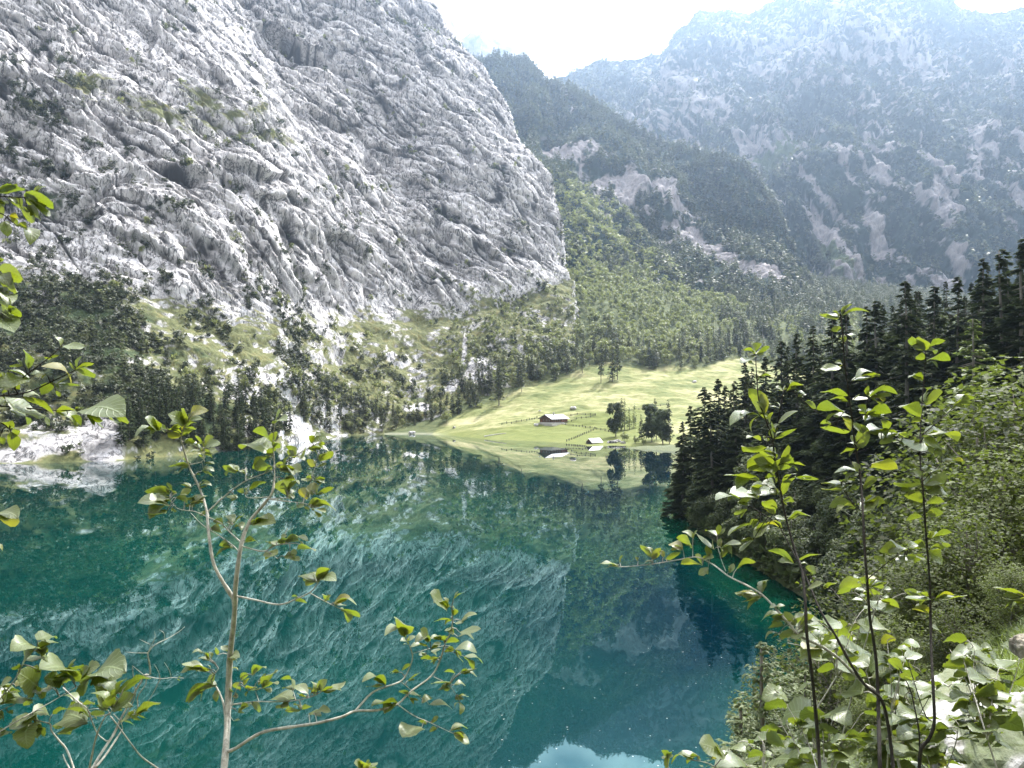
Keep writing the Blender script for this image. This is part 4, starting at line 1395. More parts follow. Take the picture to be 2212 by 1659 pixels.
class Plant:
    def __init__(self, name, depth, bark, leafm, seed, wob=0.10):
        self.name, self.depth, self.bark, self.leafm = name, depth, bark, leafm
        self.rnd = random.Random(seed); self.seed = seed; self.wob = wob
        self.branches, self.lv, self.lf, self.la, self.n = [], [], [], [], 0
        self.px, self.petioles = [], Soup()

    def Y(self, u, v, off=0.0):
        return self.depth + off + self.wob * math.sin(u * .011 + self.seed) + self.wob * .8 * math.cos(v * .013 + self.seed * 2)

    def at(self, u, v, off=0.0):
        y = self.Y(u, v, off)
        return W(u, v, y / S)

    def branch(self, name, T, pts_, r0, r1, root=False, off=0.0, n=7):
        pts_ = [T(*q) for q in pts_]
        self.px += [(a[0] + (b_[0] - a[0]) * k / 6, a[1] + (b_[1] - a[1]) * k / 6, off) for a, b_ in zip(pts_[:-1], pts_[1:]) for k in range(7)]
        # smooth the traced line
        P_ = np.array(pts_, float)
        tt = np.arange(len(P_)); ts = np.linspace(0, len(P_) - 1, (len(P_) - 1) * 4 + 1)
        out = np.zeros((len(ts), 2))
        ext = np.concatenate([2 * P_[:1] - P_[1:2], P_, 2 * P_[-1:] - P_[-2:-1]])
        for i, s_ in enumerate(ts):
            k = min(int(s_), len(P_) - 2); f = s_ - k
            a, b_, c, d = ext[k], ext[k + 1], ext[k + 2], ext[k + 3]
            out[i] = .5 * ((2 * b_) + (-a + c) * f + (2 * a - 5 * b_ + 4 * c - d) * f * f + (-a + 3 * b_ - 3 * c + d) * f ** 3)
        pts3 = [self.at(u, v, off) for u, v in out]
        rad = np.linspace(r0 * .52, r1 * .62, len(out)) * self.depth / FPX
        rad = rad * np.array([1 + self.rnd.uniform(-.07, .07) + (.22 if self.rnd.random() < .12 else 0) for _ in rad])
        if root:
            a = pts3[0]
            d = unit(pts3[0] - pts3[2])
            e = []
            g0 = float(bankz(a[0], a[1]))
            k = 1
            while True:
                q = a + d * .3 * k + np.array([0, 0, -.02 * k * k])
                e.append(q)
                if q[2] < float(bankz(q[0], q[1])) - .1 or k > 40: break
                k += 1
            pts3 = e[::-1] + pts3
            rad = np.concatenate([np.linspace(rad[0] * (1 + .05 * len(e)), rad[0], len(e)), rad])
        v, f = tube(pts3, rad, n)
        self.branches.append((name, v, f))

    def leaf(self, T, b_, t, r, tone, kind='o', ratio0=0.52, off=None):
        (bu, bv), (tu, tv) = T(*b_), T(*t)
        o = 0.0
        if self.px:
            d = [(q[0] - bu) ** 2 + (q[1] - bv) ** 2 for q in self.px]
            i = int(np.argmin(d)); nu, nv, o = self.px[i]; dist = math.sqrt(d[i])
            if 2.5 < dist < 70:
                A_, B_ = self.at(nu, nv, o), self.at(bu, bv, o)
                M_ = (A_ + B_) / 2 + np.array([0, 0, .004])
                v, f = tube([A_, M_, B_], np.array([1.2, 1.0, .8]) * .0011 * self.depth / 1.7, 4)
                self.petioles.add(v, f)
        base = self.at(bu, bv, o)
        plen = math.hypot(tu - bu, tv - bv) * self.depth / FPX
        tip = self.at(tu, tv, o + self.rnd.uniform(-.4, .4) * plen)
        v, f, a = leaf_geo(base, tip, r, tone, ratio0, kind, self.rnd)
        self.lv.append(v); self.lf.append(f + self.n); self.la.append(a); self.n += len(v)

    def leaves(self, T, s, kind='o', ratio0=0.52):
        for e in s.split(';'):
            e = e.split()
            if not e: continue
            x = [float(q) for q in e[0].split(',')]
            self.leaf(T, x[:2], x[2:4], x[4], e[1], kind, ratio0)
            for _ in range(self.rnd.choice((0, 1, 1, 2))):
                a_ = self.rnd.uniform(-.9, .9); dx, dy = x[2] - x[0], x[3] - x[1]; k_ = self.rnd.uniform(.4, .8)
                self.leaf(T, x[:2], (x[0] + k_ * (dx * math.cos(a_) - dy * math.sin(a_)), x[1] + k_ * (dx * math.sin(a_) + dy * math.cos(a_))), max(.12, x[4] * .8), self.rnd.choice('wg'), kind, ratio0)

    def build(self, label, cat, group=None):
        first = self.branches[0][1] if self.branches else self.lv[0]
        root = first[0] if self.branches else first.mean(0)
        e = link(self.name, None); e.location = root; e.empty_display_size = .2
        for nm, v, f in self.branches:
            s_ = Soup().add(v - root, f)
            link(nm, s_.mesh(nm, [self.bark], smooth=True), e)
        v = np.concatenate(self.lv) - root
        fl = [np.concatenate(self.lf)]
        la = np.concatenate(self.la)
        mi = [np.zeros(len(fl[0]), int)]
        if self.petioles.v:
            vv, pf, ml = self.petioles.merged()
            fl += [f + len(v) for f in pf]
            mi.append(ml + 1)
            v = np.concatenate([v, vv - root]); la = np.concatenate([la, np.ones((len(vv), 4))])
        me = np_mesh('foliage', v, fl, [self.leafm, self.bark], midx=np.concatenate(mi), attrs={'leaf': la})
        link('foliage', me, e)
        return tag(e, label, cat, group)


def TR(k, ox, oy): return lambda x, y: (x * k + ox, y * k + oy)


T1, T2, T3 = TR(.496, 0, 836), TR(.3024, 279, 836), TR(.3276, 390, 1198.5)
T4, T6, T7 = TR(.2268, 0, 1338), TR(.4203, 1282, 641), TR(.3952, 1338, 1115)
TL, TU, T0 = TR(.3276, 0, 529.6), TR(.336, 0, 0), TR(1, 0, 0)

# left sapling
p = Plant('sapling', 1.75, M_barkP, M_leafA, 3)
p.branch('trunk', T0, [(482, 1690), (484, 1659), (491, 1570), (496, 1431), (506, 1332), (509, 1263), (521, 1178), (538, 1129), (570, 1089), (588, 1064), (593, 1032)], 15.5, 3, root=True, n=10)
p.branch('branch', T0, [(507, 1297), (476, 1248), (459, 1208), (449, 1134), (447, 1106), (431, 1054), (407, 1005), (394, 960), (392, 943), (402, 912), (417, 890)], 8, 1.5, n=8)
for s_, a, b_ in [([(448, 1106), (491, 1067), (531, 1039), (580, 1019), (615, 1000), (645, 980), (694, 953)], 3.5, 1.2), ([(521, 1172), (497, 1150), (476, 1129), (448, 1117), (421, 1105), (385, 1099), (367, 1078)], 3.5, 1.2),
                 ([(518, 1194), (503, 1178), (472, 1156), (439, 1135), (412, 1108)], 2.5, 1.2), ([(523, 1180), (569, 1191), (597, 1178), (640, 1174), (681, 1188)], 3, 1), ([(565, 1190), (581, 1193), (600, 1207)], 2, 1),
                 ([(581, 1078), (612, 1076), (627, 1075)], 2.5, 1.3), ([(581, 1078), (620, 1083), (654, 1087), (690, 1096)], 2.5, 1.0), ([(584, 1073), (545, 1076), (530, 1070), (545, 1052)], 2.4, 1.0), ([(593, 1032), (592, 990), (590, 955), (594, 910)], 3, 1.2),
                 ([(512, 1288), (551, 1296), (603, 1306), (642, 1293), (672, 1278), (687, 1259)], 4, 1.6), ([(669, 1281), (702, 1299), (733, 1314), (760, 1324)], 2.4, 1), ([(654, 1087), (668, 1050), (680, 1010), (690, 975)], 2.2, 1.0),
                 ([(491, 1624), (510, 1616), (537, 1598), (573, 1580), (639, 1569), (685, 1562), (737, 1549), (767, 1536), (816, 1534), (858, 1521), (888, 1493), (931, 1461), (950, 1428), (960, 1395), (976, 1356), (976, 1313)], 7.5, 1.8),
                 ([(767, 1536), (803, 1497), (832, 1484), (868, 1470), (885, 1441), (891, 1415), (878, 1379)], 4.5, 1.3), ([(858, 1521), (894, 1546), (931, 1562), (967, 1579), (996, 1592)], 2.6, 1), ([(937, 1462), (970, 1480), (986, 1503)], 2.2, 1),
                 ([(868, 1474), (890, 1492), (915, 1512)], 2, 1), ([(960, 1395), (925, 1402), (891, 1412)], 2, 1), ([(488, 1580), (484, 1526), (469, 1487), (457, 1469), (472, 1444)], 6, 2), ([(496, 1523), (547, 1516), (593, 1516), (639, 1513), (678, 1503), (701, 1490)], 3, 1.2),
                 ([(559, 1514), (550, 1483), (565, 1462)], 2, 1), ([(639, 1513), (632, 1488)], 2, 1), ([(407, 1005), (440, 994), (442, 960), (440, 940)], 2.4, 1), ([(609, 1166), (615, 1155), (621, 1141)], 2, 1.2), ([(531, 1039), (530, 1012)], 2, 1.4), ([(500, 1530), (510, 1490), (525, 1462)], 2, 1)]:
    p.branch('branch', T0, s_, a, b_)
p.leaves(T2, "395,265,285,190,.55 w;400,260,390,150,.3 w;420,250,560,160,.35 w;400,290,520,220,.3 w;420,240,505,185,.2 w;205,295,120,225,.6 w;215,300,85,285,.2 w;230,315,40,345,.12 w;270,320,225,270,.5 w;300,310,375,260,.5 g;375,330,275,295,.4 g;375,350,270,330,.5 g;380,350,480,295,.4 g;395,395,478,385,.45 g;375,310,400,270,.5 g;525,420,605,355,.5 w;530,440,655,405,.4 w;520,440,420,400,.4 w;525,455,410,470,.25 w;530,480,630,455,.25 w;525,500,495,480,.4 g;520,400,470,345,.4 g;530,590,610,600,.3 w;430,560,280,565,.1 g;430,545,330,530,.15 g;540,545,610,548,.12 w;520,600,605,640,.2 g;470,625,515,630,.3 g;440,720,365,695,.15 g;500,715,590,700,.25 w")
p.leaves(T2, "290,770,110,745,.25 g;295,760,200,710,.45 g;310,740,270,680,.3 g;300,790,170,790,.5 w;340,760,300,735,.5 g;360,780,445,730,.5 g;330,790,420,830,.4 g;300,820,200,815,.3 w;290,850,60,825,.3 w;270,885,115,905,.28 w;300,870,340,890,.5 g;400,800,480,800,.4 g;450,840,550,770,.35 w;440,830,545,800,.3 w;400,850,475,850,.4 g;510,920,550,885,.5 g;480,820,450,780,.4 w;740,970,690,915,.6 w;745,975,820,910,.2 g;740,985,680,970,.2 w;760,1000,825,985,.35 w;870,985,935,960,.4 g;890,990,1045,965,.3 w;910,980,990,935,.2 g;720,1135,645,1130,.5 g;740,1150,620,1195,.2 g;765,800,705,775,.5 w;820,760,770,740,.5 g;830,770,850,700,.3 g;860,740,980,675,.2 g;780,600,665,565,.25 g;780,600,720,550,.6 w;830,620,770,600,.2 w")
p.leaves(T2, "1000,390,885,315,.4 g;1025,400,1050,315,.7 g;1030,430,1080,405,.7 g;1025,490,800,430,.4 w;1000,490,1030,430,.6 w;1000,510,970,490,.5 g;1020,570,880,575,.4 g;1045,560,1115,550,.6 g;1190,500,1125,420,.5 g;1040,240,1080,165,.2 w;1040,260,1125,235,.15 w;1080,600,1230,605,.12 w;1100,590,1180,575,.2 g;1110,560,1220,490,.3 w;1170,500,1255,520,.4 w;1330,560,1270,520,.7 g;1340,570,1410,550,.2 w;1360,530,1460,460,.4 g;1360,420,1400,400,.6 g;1280,440,1425,455,.35 w;1300,400,1410,360,.3 w;1220,510,1260,430,.3 w;1310,660,1230,655,.5 w;1320,670,1395,680,.4 w;1330,660,1400,645,.3 g;1310,775,1320,680,.8 g;1340,770,1465,715,.3 g;1280,795,1205,745,.5 g;1130,730,1190,665,.35 g;1110,660,1220,690,.3 g;1130,780,1085,715,.3 w;1170,800,1145,760,.5 g;1130,790,1040,700,.4 g;1280,850,1375,800,.5 g;1300,860,1480,870,.2 g;1310,880,1400,895,.2 w;1290,860,1420,835,.3 g;1200,860,1250,850,.2 w;1290,870,1250,860,.5 g")
p.leaves(T2, "1060,1110,1160,1100,.3 g;970,1180,1060,1190,.4 w;1050,1130,980,1100,.3 w;1080,1100,1170,1090,.3 g;1120,1110,1280,1090,.2 g;1150,1200,1215,1240,.5 w;1110,1210,1200,1190,.4 w;1000,1210,970,1230,.5 g;1200,1160,1330,1165,.15 g;830,1110,920,1110,.2 g;580,1010,660,1030,.6 g;600,960,680,1000,.4 g;1345,1390,1420,1285,.55 g;1340,1390,1210,1345,.35 w;1345,1395,1250,1380,.2 w;1350,1395,1480,1380,.3 w;1350,1380,1290,1320,.4 w;1380,1370,1440,1295,.3 g;1400,1530,1385,1480,.5 w;1410,1520,1440,1490,.4 w;1460,1545,1575,1490,.45 w;1470,1550,1625,1545,.15 w;1510,1585,1650,1640,.22 g;1210,1510,1160,1495,.3 g;1190,1530,1270,1540,.2 g")
p.leaves(T3, "320,620,265,600,.8 w;240,660,235,610,.6 w;185,690,135,635,.3 g;190,700,110,680,.35 w;200,690,190,640,.4 w;150,650,75,645,.3 w;150,740,5,720,.2 w;170,770,0,765,.35 w;200,760,120,740,.3 g;230,780,170,870,.5 w;240,860,30,965,.2 g;150,900,45,975,.15 g;240,890,235,970,.6 g;330,690,385,670,.4 w;340,750,380,760,.2 w;300,900,350,900,.4 g;395,900,340,860,.3 g;400,830,445,780,.6 g;470,790,565,745,.4 g;420,860,450,810,.4 g;430,880,520,880,.2 g;440,900,430,935,.5 g;510,850,560,790,.4 w;540,880,640,845,.2 g;545,860,625,765,.25 g;400,1020,470,985,.3 g;380,1040,455,990,.2 g;470,985,535,1025,.35 g;350,1095,390,1090,.5 w;380,940,340,935,.5 w;720,960,605,945,.35 w;710,990,630,1010,.3 g;750,890,665,810,.2 w;840,915,750,860,.6 w;870,905,860,830,.5 w;900,900,900,840,.4 w;920,895,960,820,.5 w;930,900,1090,835,.25 w;930,905,1060,885,.2 w;830,940,770,910,.3 w;740,890,680,875,.2 w;860,910,930,880,.2 g;790,1020,690,1025,.2 g;800,1020,870,1000,.4 g;880,1040,990,1025,.25 w;845,1045,930,1060,.5 w;750,950,720,930,.5 g")
p.leaves(T3, "1760,350,1650,255,.3 w;1780,420,1670,440,.1 g;1800,400,1790,340,.4 g;1800,290,1870,245,.12 g;1790,430,1740,460,.3 g;1850,435,1955,390,.4 w;1810,450,1865,445,.5 w;1840,510,1980,485,.3 w;1830,540,1935,550,.35 w;1800,520,1760,490,.6 w;1790,480,1740,500,.4 w;1480,525,1430,420,.6 w;1480,540,1350,520,.18 w;1500,590,1450,565,.2 w;1495,570,1550,535,.6 g;1640,560,1580,490,.5 w;1640,570,1550,570,.4 w;1720,560,1645,545,.4 w;1740,570,1690,535,.4 g;1735,580,1840,565,.3 g;1620,600,1510,610,.35 w;1650,620,1720,580,.4 w;1620,650,1570,660,.6 w;1650,640,1720,620,.4 w;1660,680,1580,680,.3 g;1700,680,1600,700,.2 g;1810,625,1955,640,.4 w;1870,670,2000,710,.3 w;1800,630,1740,640,.6 g;1520,720,1455,760,.4 g;1440,775,1380,775,.4 g;1350,850,1290,820,.6 w;1350,855,1200,830,.2 w;1340,860,1220,865,.1 g;1500,830,1580,775,.2 g;1810,780,1735,770,.3 g;1850,770,1960,745,.2 w;1850,780,1955,800,.5 w;1790,840,1650,850,.25 w;1800,860,1880,860,.3 w;1780,880,1735,890,.6 g;1830,930,1900,935,.3 w;1810,950,1870,950,.5 g;1840,970,1845,1055,.45 g;1770,870,1690,890,.3 w;1500,920,1440,895,.2 g;1510,920,1580,925,.3 w;1590,980,1660,940,.5 w;1510,950,1570,960,.4 g;1640,990,1795,1015,.2 w;1420,970,1265,990,.15 w;1400,990,1330,1030,.5 g;1590,1140,1465,1205,.5 w;1620,1120,1550,1100,.3 g;1650,1100,1700,1065,.4 g;1780,1160,1895,1145,.2 w;1800,1175,1905,1245,.4 w;1690,1150,1640,1160,.4 g")
p.build('forked pale-barked sapling with sparse oval leaves, in front of the lake on the left', 'sapling')

# shoot tip at the bottom edge
p = Plant('leafy_shoot', 1.9, M_barkP, M_leafA, 4)
p.branch('stem', T3, [(1215, 1440), (1205, 1400)], 2, 1.4, root=True)
p.leaves(T3, "1195,1405,1145,1375,.7 w;1200,1410,1190,1355,.6 w;1215,1405,1300,1370,.4 w;1215,1412,1290,1400,.3 g")
p.build('tip of a pale leafy shoot at the bottom edge, below the long sapling branch', 'shoot')

# branch of a bush reaching in at the left edge
p = Plant('overhanging_branch', 1.25, M_barkD, M_leafA, 6, wob=.05)
p.branch('stem', TL, [(-260, 1050), (-120, 1020), (0, 995), (180, 970), (330, 905), (495, 825)], 5, 1.5)
p.branch('stem', TL, [(120, 980), (100, 930), (180, 850), (300, 760), (400, 675)], 3, 1.5)
p.branch('stem', TL, [(-150, 1060), (0, 1060), (370, 1090), (560, 1085), (800, 1100)], 3.5, 1.3)
p.branch('stem', TL, [(-150, 1150), (0, 1170), (60, 1210)], 3, 1.3)
p.leaves(TL, "400,670,365,600,.4 w;405,665,565,660,.1 w;330,740,390,725,.5 g;340,745,290,740,.5 g;185,815,160,685,.5 w;150,795,60,795,.3 g;495,825,455,770,.25 g;500,815,620,775,.2 g;500,820,635,850,.25 g;270,800,480,910,.25 w;350,905,530,925,.15 w;345,900,390,950,.4 w;300,850,200,850,.2 w;345,905,270,985,.8 g;370,960,400,1000,.6 g;200,880,-10,930,.4 w;60,900,130,950,.5 g;50,960,10,975,.5 g;20,1000,300,1130,.35 w;150,1000,365,1110,.3 g;60,1090,190,1180,.3 w;370,1100,520,1190,.3 w;500,1090,555,1070,.4 w;450,1130,540,1190,.5 g;560,1085,820,1105,.33 w;570,1110,680,1160,.5 g;770,1130,855,1165,.4 g;700,1070,820,1100,.2 g;300,1130,330,1190,.6 w;30,870,-20,850,.8 g;70,1230,95,1355,.6 g;70,1200,100,1260,.5 w;0,1260,25,1315,.6 g;0,1170,90,1210,.3 g;-60,960,40,900,.5 g;-80,1090,60,1010,.5 w")
p.build('branch with large pale and green leaves reaching in from the left edge above the scree', 'branch')
p = Plant('overhanging_branch', 1.3, M_barkD, M_leafA, 8, wob=.05)
p.branch('stem', TU, [(-200, 1300), (0, 1265), (120, 1270), (230, 1260)], 3.5, 1.3)
p.branch('stem', TU, [(-200, 1340), (0, 1370), (70, 1420), (120, 1460)], 3, 1.3)
p.leaves(TU, "-20,1235,165,1210,.45 g;170,1260,340,1300,.22 g;60,1280,150,1340,.6 g;160,1270,245,1340,.5 g;130,1330,230,1425,.5 g;210,1290,300,1390,.4 w;170,1330,265,1400,.4 g;230,1250,295,1195,.3 w;0,1290,50,1310,.3 w;110,1450,200,1570,.35 w;30,1420,50,1520,.8 g;60,1390,110,1460,.5 g;-60,1300,30,1400,.6 g")
p.build('uppermost cluster of green leaves reaching in from the left edge in front of the cliff', 'branch')
p = Plant('overhanging_branch', 1.3, M_barkD, M_leafA, 9, wob=.05)
p.branch('stem', TL, [(-220, 150), (-60, 180), (0, 190)], 3.5, 1.3)
p.branch('stem', TL, [(-220, 380), (-60, 420), (60, 440)], 3, 1.3)
p.leaves(TL, "-10,150,150,225,.5 g;-10,215,115,310,.5 g;-10,190,60,260,.5 g;-10,340,90,470,.4 g;60,440,140,440,.6 g;0,450,95,570,.5 g;-20,110,20,90,.8 g;-10,300,60,350,.4 g;20,450,85,490,.25 w;-10,420,80,480,.4 g")
p.build('middle cluster of green leaves at the left edge, below the uppermost one', 'branch')
p = Plant('overhanging_branch', 1.3, M_barkD, M_leafA, 10, wob=.05)
p.branch('stem', T0, [(-60, 1118), (-20, 1116), (2, 1114)], 3, 1.3)
p.leaves(T0, "-8,1112,44,1126,.55 g;-6,1108,40,1118,.4 w;-10,1175,6,1190,.6 w")
p.build('lowest leaves reaching in at the left edge in front of the green water', 'branch')

# hazel shrub at the lower left with a willow shoot and bare twigs through it
p = Plant('hazel_shrub', 1.7, M_barkP, M_leafH, 12)
p.branch('stem', T4, [(-180, 1100), (-80, 880), (0, 760), (60, 680), (150, 560), (210, 440), (240, 370), (300, 310), (355, 290)], 4, 1.5, root=True)
p.branch('stem', T4, [(-160, 960), (0, 870), (150, 800), (330, 700)], 2.6, 1.2)
p.branch('stem', T4, [(-150, 1170), (60, 1030), (310, 885), (500, 780), (700, 660), (850, 570)], 3.2, 1.2)
p.branch('stem', T4, [(720, 1480), (700, 1416), (640, 1250), (560, 1150), (490, 1060), (480, 1000), (430, 980), (330, 960)], 5, 2, root=True)
p.leaves(T4, "320,270,105,285,.5 w;360,200,530,170,.4 w;360,290,560,220,.6 w;240,390,450,350,.5 w;350,290,450,370,.5 w;200,440,105,470,.4 g;350,640,180,500,.9 w;380,500,330,460,.7 g;660,560,400,460,.4 w;590,600,420,560,.8 w;520,640,740,560,.4 g;640,480,790,430,.4 g;800,570,720,480,.35 g;810,570,840,460,.4 w;850,560,940,440,.5 w;870,570,1190,480,.4 w;890,560,1160,540,.8 w;900,600,1100,680,.6 w;800,600,790,730,.8 w;780,620,690,610,.4 w;350,700,240,650,.7 w;360,690,430,740,.9 w;490,640,400,690,.5 w;100,700,200,680,.4 w;0,640,110,560,.5 w;0,800,240,800,.5 w;30,770,190,680,.4 g;310,900,90,1050,.6 w;310,890,470,900,.6 w;300,920,390,1000,.6 w;280,990,260,1230,.9 g;320,1040,430,1110,.4 g;500,900,650,850,.5 g;70,880,120,900,.6 g;0,1120,100,1080,.5 w;-60,900,40,960,.6 w;150,640,240,590,.7 w", kind='h', ratio0=.72)
p.build('hazel shrub with broad toothed pleated leaves in the lower left corner', 'shrub')
p = Plant('willow_shoot', 1.6, M_barkP, M_leafH, 14)
p.branch('stem', T4, [(1560, 1470), (1500, 1416), (1350, 1310), (1230, 1160), (1120, 1010), (1050, 920)], 3.4, 2, root=True)
p.branch('stem', T4, [(850, 1440), (860, 1380), (900, 1180), (940, 1050), (1000, 930), (1050, 890)], 4, 2, root=True)
p.branch('stem', T4, [(1050, 905), (940, 920), (880, 940), (835, 975)], 2, 1)
p.branch('stem', T4, [(1050, 900), (1100, 800), (1150, 730)], 2, 1)
p.branch('stem', T4, [(1080, 900), (1150, 980), (1170, 1050)], 2, 1)
p.branch('stem', T4, [(600, 650), (740, 780), (830, 850), (880, 980), (930, 1090), (1010, 1160)], 2.4, 1.8)
p.leaves(T4, "1110,710,1350,540,.35 g;1200,640,1440,550,.2 g;830,980,555,1010,.4 w;850,930,650,840,.25 g;740,800,600,720,.3 w;1020,850,940,720,.6 w;1060,830,1270,710,.4 w;1080,880,1260,820,.4 w;1065,860,1160,830,.7 g;1020,870,870,690,.25 w;860,900,1000,880,.3 g;1260,940,1400,830,.45 w;1300,900,1530,785,.2 g;1160,960,1290,1010,.2 g;900,790,790,800,.25 g;1060,720,1120,660,.6 g", kind='l', ratio0=.38)
p.build('leafy shoot with long narrow leaves between the hazel and the bare twigs', 'shoot')
p = Plant('bare_twigs', 1.78, M_barkP, M_leafA, 15)
for i, (s_, a, b_) in enumerate([([(860, 1480), (880, 1416), (1000, 1220), (1080, 1100), (1150, 950), (1220, 820), (1280, 700), (1340, 600), (1380, 530), (1430, 520), (1420, 400), (1410, 320), (1480, 240), (1600, 180), (1700, 120), (1760, 70)], 6, 1),
                 ([(1410, 320), (1300, 320), (1195, 310)], 1.6, .9), ([(1430, 240), (1330, 190)], 1.2, .8), ([(1420, 290), (1475, 180), (1470, 110)], 1.5, .8), ([(1570, 190), (1560, 130), (1520, 100)], 1.1, .8),
                 ([(1385, 540), (1525, 565), (1640, 555), (1750, 560)], 2, .8), ([(1525, 565), (1510, 500), (1470, 430)], 1.7, .9), ([(1630, 550), (1610, 480), (1565, 410)], 1.3, .8), ([(1525, 570), (1470, 680), (1400, 800), (1380, 840)], 1.7, 1.2),
                 ([(1380, 540), (1390, 610), (1310, 740), (1305, 860), (1180, 960)], 1.7, 1.7), ([(1260, 440), (1275, 600), (1290, 720), (1230, 860), (1150, 1000)], 1.5, 2), ([(1260, 440), (1370, 530)], 1.2, 1.3),
                 ([(790, 870), (920, 850), (1000, 870)], 1.4, 1.3), ([(600, 1285), (620, 1340), (660, 1416), (690, 1480)], 2, 3), ([(1010, 1160), (1050, 1150), (1090, 1090)], 3, 3), ([(1170, 1040), (1100, 1150), (1000, 1300), (900, 1416)], 2.5, 5)]):
    p.branch('twig', T4, s_, a, b_, root=(i == 0))
p.leaves(T4, "1700,560,1720,540,.4 g;1690,565,1712,585,.4 g")
p.build('bare pale twigs of a leafless shrub at the lower left, over green water', 'shrub')

# three tall shoots on the right
pa_ = Plant('sapling', 1.95, M_barkD, M_leafA, 21)
pa_.branch('stem', T0, [(1772, 1700), (1771, 1659), (1763, 1550), (1753, 1451), (1743, 1372), (1739, 1293), (1733, 1234), (1719, 1195), (1707, 1154), (1696, 1112), (1685, 1053), (1675, 998), (1667, 944), (1652, 902), (1639, 864), (1635, 817), (1632, 767)], 8, 1.4, root=True, n=8)
pa_.branch('branch', T6, [(925, 745), (945, 660), (960, 570), (978, 480)], 2.4, 1.2)
pa_.branch('branch', T6, [(978, 485), (1030, 490), (1050, 515), (1085, 540), (1135, 585), (1200, 630), (1290, 690)], 2, 1)
pa_.branch('branch', T7, [(1500, 1430), (1497, 1377), (1470, 1150), (1430, 1000), (1340, 920), (1260, 800), (1180, 650), (1100, 520), (1040, 380), (990, 270), (950, 200), (870, 50), (800, 0), (740, -40), (690, -70)], 8, 1.2, root=True, off=.12)
pa_.branch('branch', T6, [(985, 1120), (960, 1040), (900, 950), (885, 900)], 2, 1)
pa_.branch('branch', T6, [(1060, 1370), (1100, 1420), (1160, 1480), (1260, 1520)], 2.5, 1.2)
pa_.leaves(T6, "830,295,770,270,.15 g;830,295,860,240,.3 g;835,295,905,255,.15 g;825,300,760,340,.35 w;830,350,790,330,.3 w;845,430,840,395,.6 w;850,410,920,405,.3 g;870,605,800,470,.6 g;885,600,870,490,.5 g;850,610,700,655,.3 w;890,630,850,590,.4 g;905,650,920,590,.3 g;960,570,905,560,.2 w;950,650,1050,585,.38 w;930,730,1045,675,.25 g;900,770,760,770,.2 g;860,740,785,725,.2 g;900,740,870,720,.4 w;935,700,915,640,.3 g;975,485,935,460,.3 w;980,480,985,455,.4 w;990,490,1080,450,.3 g;1030,480,1010,425,.5 g;1030,490,1090,500,.3 w;1050,515,1095,500,.3 w;1085,540,1145,575,.4 g;1290,590,1150,570,.25 g;940,820,850,790,.3 g;935,830,880,790,.3 w;950,880,785,835,.55 g;960,890,1010,810,.75 g;960,860,1000,760,.3 g;1000,860,1090,865,.2 g;920,900,790,890,.2 w;850,945,670,915,.18 g;930,910,870,890,.4 g;940,960,900,880,.2 w;970,950,1045,905,.3 g;1040,930,1160,935,.25 g;970,1020,1040,920,.4 g")
pa_.leaves(T6, "945,1010,800,1000,.4 w;850,1030,700,1010,.3 w;740,1060,850,1010,.4 g;740,1045,630,1035,.1 w;790,1095,720,1110,.25 g;975,1050,1035,1050,.5 g;945,1090,870,1060,.7 g;930,1120,865,1050,.6 g;1000,1145,1115,1120,.2 g;990,1150,930,1130,.3 w;970,1190,890,1160,.3 g;900,1170,825,1240,.6 w;810,1170,690,1225,.2 w;820,1250,765,1310,.3 w;850,1150,790,1180,.4 g;1030,1370,900,1300,.35 g;1045,1355,1170,1320,.15 g;1060,1370,1105,1375,.3 w;1090,1390,1145,1420,.5 g;1060,1475,1035,1470,.3 g;1100,1500,1180,1470,.3 w;1180,1500,1250,1470,.4 g;870,970,810,975,.4 g;880,940,940,920,.4 g;905,1000,960,1000,.4 w")
pa_.build('leftmost tall sapling of the three dark-stemmed ones on the right, leaning left', 'sapling', 'tall dark-stemmed saplings on the right')

pb_ = Plant('sapling', 2.05, M_barkD, M_leafA, 22)
pb_.branch('stem', T0, [(1903, 1710), (1901, 1659), (1899, 1589), (1897, 1510), (1893, 1431), (1885, 1372), (1879, 1336), (1873, 1253), (1867, 1174), (1864, 1103), (1858, 1028), (1847, 960), (1839, 893), (1830, 830), (1824, 780), (1820, 725), (1816, 679)], 8, 1.4, root=True, n=8)
pb_.branch('branch', T6, [(1330, 640), (1400, 600), (1405, 560), (1413, 515)], 2, 1)
pb_.branch('branch', T6, [(1345, 760), (1400, 700), (1480, 690), (1560, 700), (1600, 740)], 2.2, 1)
pb_.branch('branch', T6, [(1390, 1110), (1340, 1070), (1290, 1000), (1270, 950)], 2, 1)
pb_.branch('branch', T6, [(1370, 905), (1430, 860)], 1.6, 1)
pb_.branch('branch', T6, [(1410, 1450), (1470, 1400), (1560, 1330), (1610, 1320)], 2, 1)
pb_.branch('branch', T6, [(1305, 480), (1330, 430), (1350, 420)], 1.6, 1)
